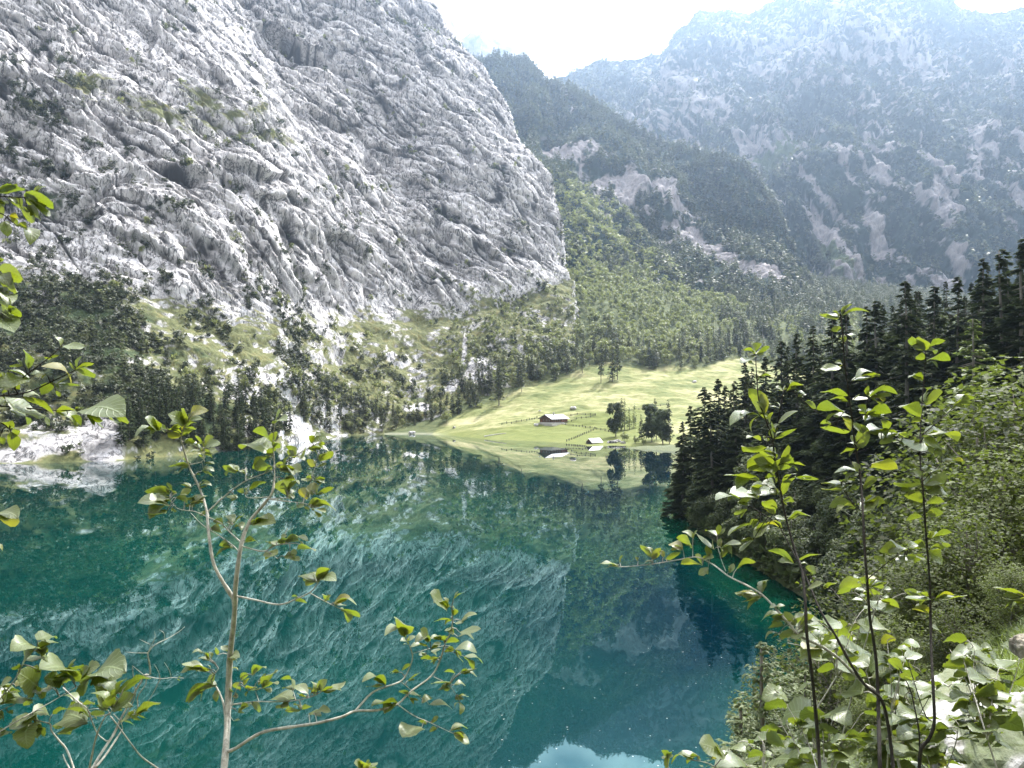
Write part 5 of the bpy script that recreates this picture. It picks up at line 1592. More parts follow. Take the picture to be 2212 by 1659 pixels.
pb_.leaves(T6, "1265,105,1160,90,.25 g;1265,100,1230,70,.3 g;1270,95,1330,35,.25 g;1275,100,1420,75,.18 g;1275,160,1220,170,.7 g;1290,235,1282,190,.6 g;1300,195,1365,205,.2 w;1275,365,1165,370,.35 w;1280,350,1240,335,.4 w;1330,430,1470,400,.25 w;1345,420,1470,410,.2 g;1310,510,1165,490,.35 g;1310,540,1215,525,.3 g;1410,510,1410,455,.5 g;1415,515,1500,450,.15 g;1420,520,1560,495,.12 g;1330,530,1410,520,.2 w;1400,600,1360,560,.5 w;1400,610,1530,590,.25 g;1390,640,1500,600,.2 w;1220,650,1165,650,.4 g;1320,690,1165,670,.25 g;1330,620,1235,615,.2 w;1385,700,1325,650,.5 w;1380,780,1395,660,.6 g;1350,780,1265,805,.35 g;1400,740,1350,790,.3 g;1400,690,1560,700,.2 w;1500,690,1485,625,.6 g;1530,750,1470,740,.5 g;1480,740,1600,715,.2 w;1370,900,1235,900,.3 w;1365,905,1330,845,.6 g;1430,860,1560,880,.4 g;1385,980,1460,930,.3 g;1280,960,1170,960,.3 w;1300,980,1170,985,.2 g;1290,950,1340,900,.2 w;1310,1000,1360,970,.4 g;1330,1060,1210,1080,.42 g;1340,1080,1250,1110,.15 w;1380,1110,1440,1020,.5 g;1390,1060,1500,1060,.3 g;1395,1130,1455,1135,.4 g;1300,1020,1310,970,.4 g")
pb_.leaves(T6, "1560,1320,1475,1290,.6 g;1600,1300,1520,1310,.4 w;1600,1330,1560,1360,.7 g;1610,1330,1640,1350,.7 g;1420,1490,1480,1460,.3 w;1425,1490,1510,1470,.2 g;1400,1470,1340,1440,.3 g;1620,1290,1660,1265,.6 g;1500,1380,1440,1330,.4 g")
pb_.build('middle and tallest sapling of the three dark-stemmed ones on the right', 'sapling', 'tall dark-stemmed saplings on the right')

pc_ = Plant('sapling', 1.9, M_barkD, M_leafA, 23)
pc_.branch('stem', T0, [(1986, 1720), (1986, 1659), (1990, 1617), (2006, 1597), (2018, 1562), (2016, 1490), (2012, 1411), (2010, 1332), (2008, 1253), (2002, 1174), (1998, 1124), (1994, 1061), (1988, 998), (1988, 935), (1992, 868), (1997, 809), (1999, 759)], 8, 1.4, root=True, n=8)
pc_.branch('branch', T6, [(1690, 710), (1760, 650), (1830, 590), (1870, 550)], 2.4, 1.1)
pc_.branch('branch', T6, [(1690, 950), (1740, 900), (1785, 850), (1790, 820)], 2, 1)
pc_.branch('branch', T6, [(1715, 1310), (1650, 1320), (1600, 1310)], 2, 1)
pc_.branch('branch', T7, [(1640, 1400), (1640, 1200), (1620, 1080), (1590, 950), (1540, 850), (1510, 780)], 4, 1.4, root=True, off=.15)
pc_.branch('branch', T7, [(1705, 1120), (1680, 1100), (1650, 1030), (1600, 870), (1570, 780)], 2.6, 1.2, off=.1)
pc_.leaves(T6, "1700,275,1635,205,.45 g;1710,275,1805,220,.25 g;1700,265,1630,255,.1 g;1705,320,1655,310,.7 g;1710,330,1835,325,.2 g;1690,430,1620,410,.25 g;1700,545,1795,490,.4 g;1680,620,1575,560,.5 g;1690,640,1630,640,.4 g;1740,650,1740,605,.5 w;1700,710,1875,735,.2 w;1835,585,1935,550,.25 g;1870,550,1965,520,.2 g;1860,545,1810,540,.4 w;1690,745,1600,760,.4 w;1690,750,1800,790,.2 w;1790,820,1745,800,.5 g;1800,855,1900,845,.1 w;1620,720,1580,700,.4 g;1690,930,1645,895,.6 w;1700,900,1770,890,.3 w;1700,970,1820,920,.4 g;1680,970,1545,955,.3 g;1650,1000,1590,1000,.4 w;1690,1060,1600,1010,.5 g;1720,1010,1825,1020,.45 w;1710,1060,1800,1050,.4 g;1715,1110,1795,1110,.5 g;1690,1130,1600,1150,.4 g;1730,1240,1750,1205,.5 w;1740,1240,1840,1210,.15 g;1700,1290,1620,1265,.5 g;1730,1300,1810,1290,.6 g;1720,1310,1800,1360,.7 w;1700,1340,1640,1360,.5 g")
pc_.leaves(T7, "1690,530,1590,510,.25 g;1680,440,1580,450,.3 w;1730,450,1900,430,.2 w;1720,460,1800,430,.2 g;1700,600,1760,640,.4 w;1545,850,1480,770,.5 g;1560,780,1630,740,.6 g;1600,900,1530,860,.5 g;1620,1000,1700,960,.5 w")
pc_.build('rightmost sapling of the three dark-stemmed ones on the right, its foot hooked to the left', 'sapling', 'tall dark-stemmed saplings on the right')

pe_ = Plant('arching_shoot', 2.1, M_barkP, M_leafA, 24)
pe_.branch('stem', T7, [(1560, 1480), (1430, 1010), (1340, 920), (1270, 850), (1200, 780), (1100, 710), (985, 655), (930, 590), (850, 500), (780, 430), (700, 380), (600, 330), (520, 270), (430, 225), (340, 235), (180, 262), (20, 277), (-60, 270)], 7, 1.2, root=True)
pe_.branch('branch', T6, [(680, 1410), (660, 1360), (640, 1290), (635, 1230)], 2, 1)
pe_.branch('branch', T6, [(510, 1335), (510, 1260)], 1.8, 1)
pe_.leaves(T6, "130,1380,35,1370,.25 w;135,1370,150,1325,.3 g;230,1360,215,1335,.5 w;300,1340,240,1275,.35 g;300,1350,345,1290,.6 g;310,1360,260,1370,.3 w;370,1350,450,1310,.5 g;360,1340,340,1300,.6 g;460,1300,385,1270,.7 w;510,1290,430,1235,.3 g;510,1240,455,1205,.4 w;515,1240,535,1200,.2 w;560,1380,450,1370,.2 g;590,1390,540,1430,.6 w;620,1300,530,1220,.3 w;635,1230,575,1200,.3 w;640,1225,645,1170,.5 g;645,1225,675,1190,.4 w;650,1290,655,1240,.6 g;655,1290,760,1270,.3 w;655,1340,710,1280,.4 g;600,1340,580,1280,.6 w;700,1420,720,1370,.6 g;735,1400,835,1360,.2 g;560,1350,620,1340,.5 w;865,1520,895,1450,.35 g;840,1520,730,1520,.2 w")
pe_.leaves(T7, "880,510,820,500,.3 w;900,540,770,570,.3 w;960,600,900,520,.6 g;980,620,1000,560,.6 g;950,640,870,650,.5 g;900,600,810,610,.3 g;930,580,830,570,.3 w;870,640,795,675,.3 w;960,560,1000,530,.4 w;990,640,1080,610,.4 w;760,460,670,430,.3 g;780,440,630,420,.2 w;1000,630,940,670,.5 g;860,500,905,485,.4 w;1100,700,1160,650,.4 g;1010,590,1100,570,.4 w;985,600,1060,540,.4 g")
pe_.build('long arching shoot that reaches left over the water from the saplings on the right', 'shoot')
# ------------------------------------------------------------------ alm hut, boathouse, fences, stones
def box(a, b_):
    (x0, y0, z0), (x1, y1, z1) = a, b_
    v = [(x0, y0, z0), (x1, y0, z0), (x1, y1, z0), (x0, y1, z0), (x0, y0, z1), (x1, y0, z1), (x1, y1, z1), (x0, y1, z1)]
    f = [(0, 3, 2, 1), (4, 5, 6, 7), (0, 1, 5, 4), (1, 2, 6, 5), (2, 3, 7, 6), (3, 0, 4, 7)]
    return np.array(v, float), np.array(f)


def boxes(lst):
    s_ = Soup()
    for a, b_ in lst: s_.add(*box(a, b_))
    return s_


M_log = bark_mat('dark_weathered_logs', (0.045, 0.026, 0.016), (0.12, 0.07, 0.045), scale=1.5, stretch=4)
M_redwood = bark_mat('red_brown_boards', (0.13, 0.045, 0.028), (0.24, 0.09, 0.06), scale=1.5, stretch=.3)
M_roof = plain_mat('silvery_shingles', (0.22, 0.22, 0.24), .6, .15, .6)
M_metal = plain_mat('bright_roof_sheet', (0.78, 0.78, 0.78), .45, .06, .5)
M_white = plain_mat('white_plaster', (0.42, 0.40, 0.37), .8, .1)
M_glass, ns, ls, b = new_mat('window_glass'); b.inputs['Base Color'].default_value = (.03, .035, .04, 1); b.inputs['Roughness'].default_value = .08
M_fence = plain_mat('grey_fence_wood', (0.035, 0.03, 0.026), .85, .3, 2.0)
M_mossy = rock_mat('mossy_limestone', (0.26, 0.23, 0.18), (0.14, 0.12, 0.09), (0.05, 0.045, 0.035), (0.06, 0.08, 0.02), (0.05, 0.055, 0.03), scale=8.0, bump=.6)
M_rock = rock_mat('bank_limestone', (0.40, 0.39, 0.37), (0.23, 0.22, 0.20), (0.08, 0.075, 0.06), (0.06, 0.08, 0.02), (0.05, 0.055, 0.03), scale=8.0, bump=.6)


def gable_roof(L, Wd, zw, zr, th, over):
    """two slabs; ridge along x"""
    s_ = Soup()
    hw = Wd / 2 + over
    drop = (zr - zw) * hw / (Wd / 2)
    for sy in (-1, 1):
        v = []
        for x in (-L / 2 - over, L / 2 + over):
            v += [(x, 0, zr), (x, sy * hw, zr - drop), (x, sy * hw, zr - drop + th), (x, 0, zr + th)]
        s_.add(v, [(0, 1, 2, 3), (4, 7, 6, 5), (0, 4, 5, 1), (1, 5, 6, 2), (2, 6, 7, 3), (3, 7, 4, 0)])
    return s_


def gable_walls(L, Wd, zw, zr):
    v, f = [], []
    for x in (-L / 2, L / 2):
        v += [(x, -Wd / 2, 0), (x, Wd / 2, 0), (x, Wd / 2, zw), (x, 0, zr - .03), (x, -Wd / 2, zw)]
    v = np.array(v, float)
    s_ = Soup()
    s_.add(v, [(0, 5, 9, 4), (1, 2, 7, 6)])
    s_.add(v, [(0, 4, 2), (4, 3, 2), (0, 2, 1), (5, 7, 9), (9, 7, 8), (5, 6, 7)])
    return s_


p = on_valley(1196, 913)
hut = link('alm_hut', None); hut.location = (p.x, p.y, p.z - .3); hut.rotation_euler = (0, 0, R(46))
tag(hut, 'low wooden alpine hut with silvery shingle roof and chimney in the middle of the meadow', 'hut')
L_, Wd_ = 17.5, 11.0
link('stone_base', boxes([((-L_ / 2 - .1, -Wd_ / 2 - .1, -1.5), (L_ / 2 + .1, Wd_ / 2 + .1, .8))]).mesh('stone_base', [M_white]), hut)
wl_ = gable_walls(L_, Wd_, 2.7, 5.3)
wl_.v = [v + np.array([0, 0, .8]) for v in wl_.v]
w_o = link('wall', wl_.mesh('wall', [M_log]), hut)
link('stable_wall', boxes([((2.2, -Wd_ / 2 - .06, .85), (L_ / 2 + .02, -Wd_ / 2 - .005, 3.3))]).mesh('stable_wall', [M_redwood]), hut)['label'] = 'red brown boarded stable end'
rf = link('roof', gable_roof(L_, Wd_, 3.5, 6.15, .18, 1.3).mesh('roof', [M_roof]), hut)
link('chimney', boxes([((-1.6, -1.4, 5.2), (-.8, -.7, 7.6)), ((-1.7, -1.5, 7.6), (-.7, -.6, 7.75))]).mesh('chimney', [M_white]), rf)
link('ridge_board', boxes([((-L_ / 2 - 1.3, -.12, 6.34), (L_ / 2 + 1.3, .12, 6.42))]).mesh('ridge_board', [M_fence]), rf)
for x in (-7.0, -4.6, -2.2, .4, 3.6, 6.2):
    fr = link('window', boxes([((x - .5, -Wd_ / 2 - .12, 1.7), (x + .5, -Wd_ / 2 - .061, 2.7))]).mesh('window', [M_white]), hut)
    link('pane', boxes([((x - .4, -Wd_ / 2 - .14, 1.8), (x + .4, -Wd_ / 2 - .121, 2.6))]).mesh('pane', [M_glass]), fr)
for y in (-3.4, -.9, 2.0):
    fr = link('window', boxes([((-L_ / 2 - .08, y - .45, 1.7), (-L_ / 2 - .01, y + .45, 2.6))]).mesh('window', [M_white]), hut)
    link('pane', boxes([((-L_ / 2 - .10, y - .36, 1.8), (-L_ / 2 - .081, y + .36, 2.5))]).mesh('pane', [M_glass]), fr)
link('door', boxes([((-L_ / 2 - .08, 3.4, .6), (-L_ / 2 - .01, 4.5, 2.6))]).mesh('door', [M_redwood]), hut)
link('terrace', boxes([((-L_ / 2 - 2.0, -Wd_ / 2 - 2.4, -1.6), (L_ / 2, -Wd_ / 2 - .11, .1)), ((-L_ / 2 - 2.0, -Wd_ / 2 - .1, -1.6), (-L_ / 2 - .11, Wd_ / 2, .1))]).mesh('terrace', [M_white]), hut)
rail = boxes([((x - .06, -Wd_ / 2 - 2.3, .1), (x + .06, -Wd_ / 2 - 2.18, 1.1)) for x in np.arange(-L_ / 2 - 1.9, L_ / 2, 1.5)])
rail.add(*box((-L_ / 2 - 1.9, -Wd_ / 2 - 2.3, 1.0), (L_ / 2, -Wd_ / 2 - 2.2, 1.1)))
link('railing', rail.mesh('railing', [M_fence]), hut)

p = on_valley(1283, 957)
bh = link('boathouse', None); bh.location = (p.x, p.y - 1.5, -.05); bh.rotation_euler = (0, 0, R(42))
tag(bh, 'small dark wooden boathouse with bright white sheet roof standing at the water edge', 'boathouse')
w2 = gable_walls(8.6, 4.6, 1.5, 3.4)
w2.f, w2.m = w2.f, w2.m
link('wall', w2.mesh('wall', [M_log]), bh)
link('roof', gable_roof(8.6, 4.6, 1.55, 3.5, .10, .55).mesh('roof', [M_metal]), bh)
link('door', boxes([((-4.36, -1.3, -.4), (-4.31, 1.3, 1.7))]).mesh('door', [M_glass]), bh)['label'] = 'black open boat entrance'  # dark slab standing in for the shade inside the open entrance
for x in (-4.0, 4.0):
    for y in (-2.45, 2.45):
        link('post', boxes([((x - .12, y - .12, -3), (x + .12, y + .12, 1.4))]).mesh('post', [M_fence]), bh)
link('jetty', boxes([((-4.2, -4.2, .15), (5.5, -2.7, .32))]).mesh('jetty', [M_white]), bh)


def fence(line, label, gap=3.4, hgt=1.35):
    pts3 = [on_valley(u, v) for u, v in line]
    e = link('wooden_fence', None); e.location = pts3[0]; e.empty_display_size = .5
    o = pts3[0]
    ps, acc = [], 0.0
    for a, b_ in zip(pts3[:-1], pts3[1:]):
        n = max(1, int((b_ - a).length / gap))
        for k in range(n):
            q = a + (b_ - a) * (k / n)
            q.z = float(valley_z(np.array([q.x]), np.array([q.y]))[0])
            ps.append(q)
    q = pts3[-1].copy(); ps.append(q)
    pm = boxes([((-.17, -.17, -.5), (.17, .17, hgt))]).mesh('post', [M_fence])
    for q in ps[:60]:
        c = link('post', pm, e, q - o); c.rotation_euler = (random.uniform(-.05, .05), random.uniform(-.05, .05), random.uniform(0, 1))
    for hz_ in (.45, .95):
        P_ = [np.array(q - o) + np.array([0, 0, hz_]) for q in ps[:60]]
        v, f = tube(P_, np.full(len(P_), .08), 4)
        link('rail', Soup().add(v, f).mesh('rail', [M_fence]), e)
    tag(e, label, 'fence', 'post fences round the hut')


fence([(1204, 916), (1222, 919), (1238, 921), (1265, 925), (1285, 926)], 'wooden fence running right from the hut terrace down to the fence corner')
fence([(1286, 927), (1262, 938), (1240, 948), (1224, 954)], 'wooden fence running from the corner down left to the shore by the boathouse')
fence([(1233, 899), (1247, 896), (1265, 897), (1286, 897)], 'wooden fence on the upper side of the small paddock right of the hut')
fence([(1234, 911), (1256, 904), (1286, 898)], 'wooden fence beside the pale path right of the hut')
fence([(1084, 918), (1115, 913), (1138, 909), (1160, 903)], 'wooden fence running left from the hut across the slope')
fence([(1309, 893), (1350, 889), (1400, 882), (1440, 875)], 'wooden fence on the sunny slope behind the larches', 4.5)
fence([(1289, 928), (1307, 931), (1330, 936)], 'short wooden fence from the corner towards the dark leafy tree')


def stone_mesh(name, dims, seed, mat, sub=4):
    import bmesh
    bm = bmesh.new()
    bmesh.ops.create_icosphere(bm, subdivisions=sub, radius=1.0)
    me = bpy.data.meshes.new(name)
    bm.to_mesh(me); bm.free()
    co = np.zeros(len(me.vertices) * 3, np.float32); me.vertices.foreach_get('co', co); co = co.reshape(-1, 3)
    d = 1 + .32 * fbm(co[:, 0] * 1.1 + seed, co[:, 1] * 1.1, co[:, 2] * 1.1, 2, seed) + .16 * (ridge(co[:, 0] * 1.8 + seed, co[:, 1] * 1.8, co[:, 2] * 1.8, 3, seed) - .6)
    co = np.sign(co) * np.abs(co) ** .75 * d[:, None] * np.array(dims) * .5
    me.vertices.foreach_set('co', co.astype(np.float32).ravel())
    me.materials.append(mat)
    at = me.attributes.new('mask', 'FLOAT_COLOR', 'POINT')
    g_ = sstep(.1, .45, fbm(co[:, 0] * 2 / dims[0] + seed, co[:, 1] * 2 / dims[1], co[:, 2], 3, seed + 5) + .25) * .8 * (mat is M_rock)
    at.data.foreach_set('color', np.stack([g_, 0 * g_, 0 * g_, 0 * g_ + 1], -1).astype(np.float32).ravel())
    me.update()
    return me


for i, (u, v, d, lab) in enumerate([(1238, 884, (4.6, 3.6, 2.6), 'large dark boulder alone on the slope above the hut'), (1158, 919, (3.2, 3, 2), 'rounded boulder at the left end of the hut terrace'),
                                    (981, 925, (2.2, 2, 1.8), 'small boulder on the meadow left corner near the shore'), (1166, 888, (1.6, 1.4, 1), 'small stone on the slope above the hut roof'),
                                    (890, 936, (5, 4, 2), 'flat boulder at the waterline left of the meadow'), (1322, 957, (5.5, 3, 2), 'pale boulder on the shore just right of the boathouse'),
                                    (1334, 955, (4, 3, 2.2), 'pale boulder under the dark leafy tree on the shore'), (1346, 958, (3, 2.5, 1.5), 'rightmost pale boulder on the shore near the boathouse'),
                                    (1500, 826, (4, 3, 2.2), 'dark boulder on the upper right meadow near the wood')]):
    p = on_valley(u, v)
    o = link('boulder', stone_mesh('boulder', d, 700 + i, M_cliff, 3)); o.location = (p.x, p.y, p.z + d[2] * .2)
    tag(o, lab, 'boulder', 'boulders on the meadow and its shore')
a, b_ = on_valley(1046, 944), on_valley(1094, 937)
v, f = tube([(0, 0, .3), tuple((b_ - a) * .5 + Vector((0, 0, .5))), tuple(b_ - a + Vector((0, 0, .4)))], [.5, .4, .15], 7)
o = link('fallen_log', Soup().add(v, f).mesh('fallen_log', [M_deadwood], smooth=True)); o.location = a
tag(o, 'bleached fallen log lying on the shore below the hut', 'log')

# ------------------------------------------------------------------ bushes, stones and grass close by on the right
M_young = leaf_mat('young_spruce_needles', (0.10, 0.13, 0.050), (0.14, 0.19, 0.05), var=.35, rough=.6, tfac=.3, spec=.35, scale=3)
M_grass = leaf_mat('bank_grass', (0.10, 0.14, 0.035), (0.20, 0.26, 0.04), var=.4, rough=.5, tfac=.4, spec=.3, scale=2)
beech = [near_tree('broad', 7, 3.1, 29000, .080, s_, M_beech, base=.03, lobes=40, flat=.78, gap=-.02, shape=.6) for s_ in (91, 92)]
for i, (u, vt, Yd, lab) in enumerate([
    (2212, 770, 40, 'bright green leafy tree at the right edge below the larch'), (2130, 850, 36, 'bright leafy tree right of the rightmost sapling tip'),
    (2170, 960, 26, 'large sunlit bush at the right edge, halfway down'),
    (2090, 1090, 21, 'sunlit bush right of the rightmost sapling, halfway down'),
    (2010, 1170, 22, 'sunlit bush behind the lower part of the rightmost sapling'), (1880, 1190, 25, 'yellow-green bush behind the lower part of the middle sapling'),
    (2180, 1215, 12.5, 'sunlit bush at the right edge above the grass'), (2060, 1290, 14, 'sunlit bush above the pale stones'),
    (1915, 1330, 15, 'sunlit bush between the feet of the middle and right saplings'), (1800, 1345, 21, 'sunlit bush left of the foot of the middle sapling'),
    (1720, 1420, 24, 'bush by the water left of the foot of the left sapling'), (2010, 1440, 8.5, 'low bush behind the foot of the right sapling'), (1880, 1500, 11, 'low bush behind the foot of the middle sapling')]):
    p = at_bank(u, Yd)
    h = max(1.0, W(u, vt, Yd / S)[2] - p.z)
    place_near('beech_bush', beech[i % 2], p, h / 6.9, lab, 'bush', 'sunlit bushes on the right bank')

# young spruces by the lower edge
ys_q = conifer(3.0, 1.05, 14000, .055, 95, base=.02, sparse=.25, droop=-.12, aspect=.3)
ysm = (tree_trunk(2.9, .03, 95).mesh('trunk', [M_trunk], smooth=True), Soup().quads(ys_q).mesh('crown', [M_young]))
for (u, vt, Yd, lab) in [(1640, 1375, 5.6, 'pale young spruce with upright feathery tip at the lower edge, left of the saplings'), (1588, 1500, 5.0, 'young spruce whose feathery branches reach left over blue water'),
                         (1740, 1440, 6.2, 'young spruce half hidden behind the foot of the left sapling')]:
    p = at_bank(u, Yd)
    h = W(u, vt, Yd / S)[2] - p.z
    place_near('young_spruce', ysm, p, max(.5, h / 3.0), lab, 'spruce', 'young spruces at the lower edge')

# pale stones in the lower right corner
for i, (u, v, Yd, d, rz, lab) in enumerate([(2075, 1545, 4.6, (.34, 1.15, .34), -35, 'long pale limestone slab in the lower right, pointing up to the right'),
                                             (2150, 1640, 4.0, (.42, .95, .34), -30, 'pale limestone block cut by the bottom edge near the right corner'),
                                             (2215, 1600, 4.1, (.34, .6, .3), -25, 'pale limestone block in the bottom right corner'),
                                             (2215, 1400, 6.2, (.16, .2, .2), 10, 'brown mossy rock at the right edge above the grass')]):
    c = W(u, v, Yd / S)
    o = link('limestone_block', stone_mesh('limestone_block', d, 730 + i, M_rock if i < 3 else M_mossy, 5))
    g0 = float(bankz(c[0], c[1]))
    o.location = (c[0], c[1], max(c[2], g0 + d[2] * .1)); o.rotation_euler = (R(8), R(-18), R(rz))
    # raise the soil under it with a mossy lump when it stands clear of the bank
    tag(o, lab, 'rock', 'stones on the bank at the lower right')


def blades(pts_, L, w, seed, lean=.5):
    g_ = np.random.RandomState(seed)
    n = len(pts_)
    th = g_.uniform(0, 6.28, n)
    d = np.stack([np.cos(th), np.sin(th), np.zeros(n)], -1)
    sd = np.stack([-np.sin(th), np.cos(th), np.zeros(n)], -1)
    ln = L * g_.uniform(.5, 1.3, n)[:, None]
    ww = w * g_.uniform(.6, 1.3, n)[:, None]
    le = lean * g_.uniform(.3, 1.3, n)[:, None]
    up = np.array([0, 0, 1.0])
    a = pts_; m_ = a + up * ln * .6 + d * ln * le * .35; t = a + up * ln * (.95 - .4 * le) + d * ln * le
    q1 = np.stack([a - sd * ww, a + sd * ww, m_ + sd * ww * .7, m_ - sd * ww * .7], 1)
    q2 = np.stack([m_ - sd * ww * .7, m_ + sd * ww * .7, t + sd * ww * .08, t - sd * ww * .08], 1)
    return np.concatenate([q1, q2])


g_ = np.random.RandomState(44)
gp = []
while len(gp) < 60:
    u, Yd = g_.uniform(1850, 2330), g_.uniform(3.2, 16)
    gp.append(at_bank(u, Yd))
for k_ in range(110):
    x_, y_ = g_.uniform(1.6, 14), g_.uniform(-2.5, 12)
    if x_ > .6 * y_ + .6: gp.append(Vector((x_, y_, 0)))
tuf = np.concatenate([np.array(q)[None] + g_.normal(0, .28 + .03 * max(q.y, q.x), (330, 3)) * np.array([1, 1, 0]) for q in gp])
tuf[:, 2] = bankz(tuf[:, 0], tuf[:, 1]) - .02
o = link('grass', Soup().quads(blades(tuf, .34, .004, 45)).mesh('grass', [M_grass])); tag(o, kind='stuff')

# undergrowth covering the soil of the bank
n = 52000
g_ = np.random.RandomState(46)
Yd = 3 * (75.0 ** g_.uniform(0.28, 1, n)); uu = g_.uniform(1380, 2420, n)
xx = (uu - CX) / FPX * Yd
zz = bankz(xx, Yd)
ok = (shore_dist(xx, Yd) > .1) & (zz < 70)
pp = np.stack([xx, Yd, zz], -1)[ok]
q = np.concatenate([a[None] + (b_ - a)[None] * g_.rand(2600, 1) for a, b_ in zip(SHORE[4:12], SHORE[5:13])])
q = q + np.array([g_.uniform(-.6, 5, len(q)), g_.normal(0, .5, len(q))]).T
pp = np.concatenate([pp, np.concatenate([q, np.maximum(bankz(q[:, 0], q[:, 1]), .1)[:, None] + g_.uniform(0, 1.4, (len(q), 1))], 1)])
sz = np.clip(pp[:, 1] * .0075, .035, .8) * g_.uniform(.5, 1.5, len(pp))
pp[:, 2] += g_.uniform(0, 1, len(pp)) * sz * 2.2
nn = unit(g_.normal(0, .55, (len(pp), 3)) + np.array([0, 0, 1]))
ax = unit(np.cross(nn, unit(g_.normal(0, 1, (len(pp), 3))))); wd = np.cross(nn, ax)
q = np.stack([pp - ax * sz[:, None], pp + wd * (sz * .6)[:, None], pp + ax * sz[:, None], pp - wd * (sz * .6)[:, None]], 1)
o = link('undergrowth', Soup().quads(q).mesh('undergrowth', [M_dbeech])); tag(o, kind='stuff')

# hazel shrubs filling the lower right corner
def bush_of_leaves(name, cx_, cy_, wu_, hv_, depth, nb, nl, seed, label, cat, kind='h', ratio0=.74, size=70, mat=None, grp=None, bark=None):
    p = Plant(name, depth, bark or M_barkP, mat or M_leafH, seed, wob=.12)
    r_ = random.Random(seed)
    foot = (cx_ + r_.uniform(-20, 20), cy_ + hv_ * .75)
    for k in range(nb):
        a = r_.uniform(-1, 1)
        end = (cx_ + a * wu_ * r_.uniform(.6, 1), cy_ - hv_ * math.sqrt(max(0, 1 - a * a)) * r_.uniform(.3, 1))
        mid = ((foot[0] + end[0]) / 2 + r_.uniform(-15, 15), (foot[1] + end[1]) / 2 - r_.uniform(0, 30))
        off = r_.uniform(-.3, .3)
        p.branch('branch', T0, [foot, mid, end], 3.0, 1.0, root=(k == 0), off=off)
    spots = list(p.px)
    for k in range(nl):
        s_ = r_.choice(spots)
        if s_[1] > 1690: continue
        bu, bv = s_[0] + r_.uniform(-22, 22), s_[1] + r_.uniform(-26, 14)
        th = r_.uniform(-.5, 3.64)
        ln = size * r_.uniform(.55, 1.2)
        fore = r_.uniform(.6, 1)
        p.leaf(T0, (bu, bv), (bu + math.cos(th) * ln * fore, bv - math.sin(th) * ln * .35 * fore + ln * .18), r_.uniform(.25, .62), r_.choice('wwg'), kind, ratio0)
    p.build(label, cat, grp)


HZ = 'hazel shrubs in the lower right corner'
bush_of_leaves('hazel_shrub', 2130, 1500, 130, 130, 2.6, 9, 95, 101, 'hazel shrub with broad pleated leaves above the pale stones at the right', 'shrub', size=64, grp=HZ)
bush_of_leaves('hazel_shrub', 1930, 1540, 130, 170, 2.5, 10, 130, 102, 'hazel shrub around the feet of the middle and right saplings', 'shrub', size=60, grp=HZ)
bush_of_leaves('hazel_shrub', 1760, 1600, 120, 150, 2.4, 9, 100, 103, 'hazel shrub around the foot of the left of the three saplings', 'shrub', size=60, grp=HZ)
bush_of_leaves('hazel_shrub', 1630, 1640, 90, 70, 2.3, 6, 26, 104, 'low hazel shrub at the bottom edge left of the three saplings', 'shrub', size=60, grp=HZ)
bush_of_leaves('hazel_shrub', 2010, 1640, 120, 90, 2.2, 7, 70, 105, 'low hazel shrub at the bottom edge right of the hooked sapling foot', 'shrub', size=62, grp=HZ)
bush_of_leaves('leafy_shrub', 1800, 1400, 120, 80, 2.7, 8, 50, 106, 'shrub with oval leaves crossing between the left and middle saplings', 'shrub', kind='o', ratio0=.52, size=62, mat=M_leafA)
bush_of_leaves('leafy_shrub', 1900, 1290, 110, 40, 2.8, 6, 26, 107, 'thin shrub with oval leaves crossing between the middle and right saplings', 'shrub', kind='o', ratio0=.52, size=60, mat=M_leafA)
p = Plant('hanging_twig', 1.9, M_barkP, M_leafA, 31)
p.branch('stem', T7, [(2400, 560), (2300, 500), (2212, 440), (2120, 410)], 2.4, 1.2)
p.leaves(T7, "2212,440,2040,385,.2 g;2200,450,2100,430,.3 w;2212,470,2140,520,.4 w;2240,480,2120,455,.3 g")
p.build('small leaves reaching in at the right edge above the grassy bank', 'twig')
p = Plant('leafy_shoot', 2.2, M_barkP, M_leafA, 32)
p.branch('stem', T7, [(640, 1480), (520, 1370), (440, 1340), (370, 1330)], 2.6, 1.2, root=True)
p.branch('stem', T7, [(300, 1460), (270, 1380), (262, 1320)], 2.0, 1.2, root=True)
p.leaves(T7, "400,1330,280,1345,.3 w;430,1310,340,1280,.4 w;580,1310,435,1245,.4 w;440,1330,420,1310,.7 g;580,1310,600,1290,.5 g;520,1370,690,1340,.4 w;262,1320,235,1275,.7 g;265,1330,285,1285,.5 g;268,1370,250,1320,.5 w;600,1350,560,1377,.6 w")
p.build('pale shoot with drooping leaves in front of the mirrored clouds at the bottom edge', 'shoot')

# specks of pollen and blossom drifting on the lake
g_ = np.random.RandomState(51)
uu, vv = g_.uniform(1080, 1780, 150), g_.uniform(1230, 1655, 150)
q = W(uu, vv, 1.0) - EYEP
q = EYEP + q * (-(EYE - .006) / q[:, 2])[:, None]
q = q[shore_dist(q[:, 0], q[:, 1]) < -1]
sz = g_.uniform(.02, .09, len(q))
ex, ey = np.array([1, .2, 0]), np.array([-.2, 1, 0])
qq = np.stack([q - ex * sz[:, None], q - ey * sz[:, None] * .6, q + ex * sz[:, None], q + ey * sz[:, None] * .6], 1)
o = link('floating_blossom', Soup().quads(qq).mesh('floating_blossom', [M_white])); tag(o, kind='stuff')
# ------------------------------------------------------------------ say of every repeated tree where it stands
def span(val, steps):
    for lim, txt in steps:
        if val < lim: return txt
    return steps[-1][1]


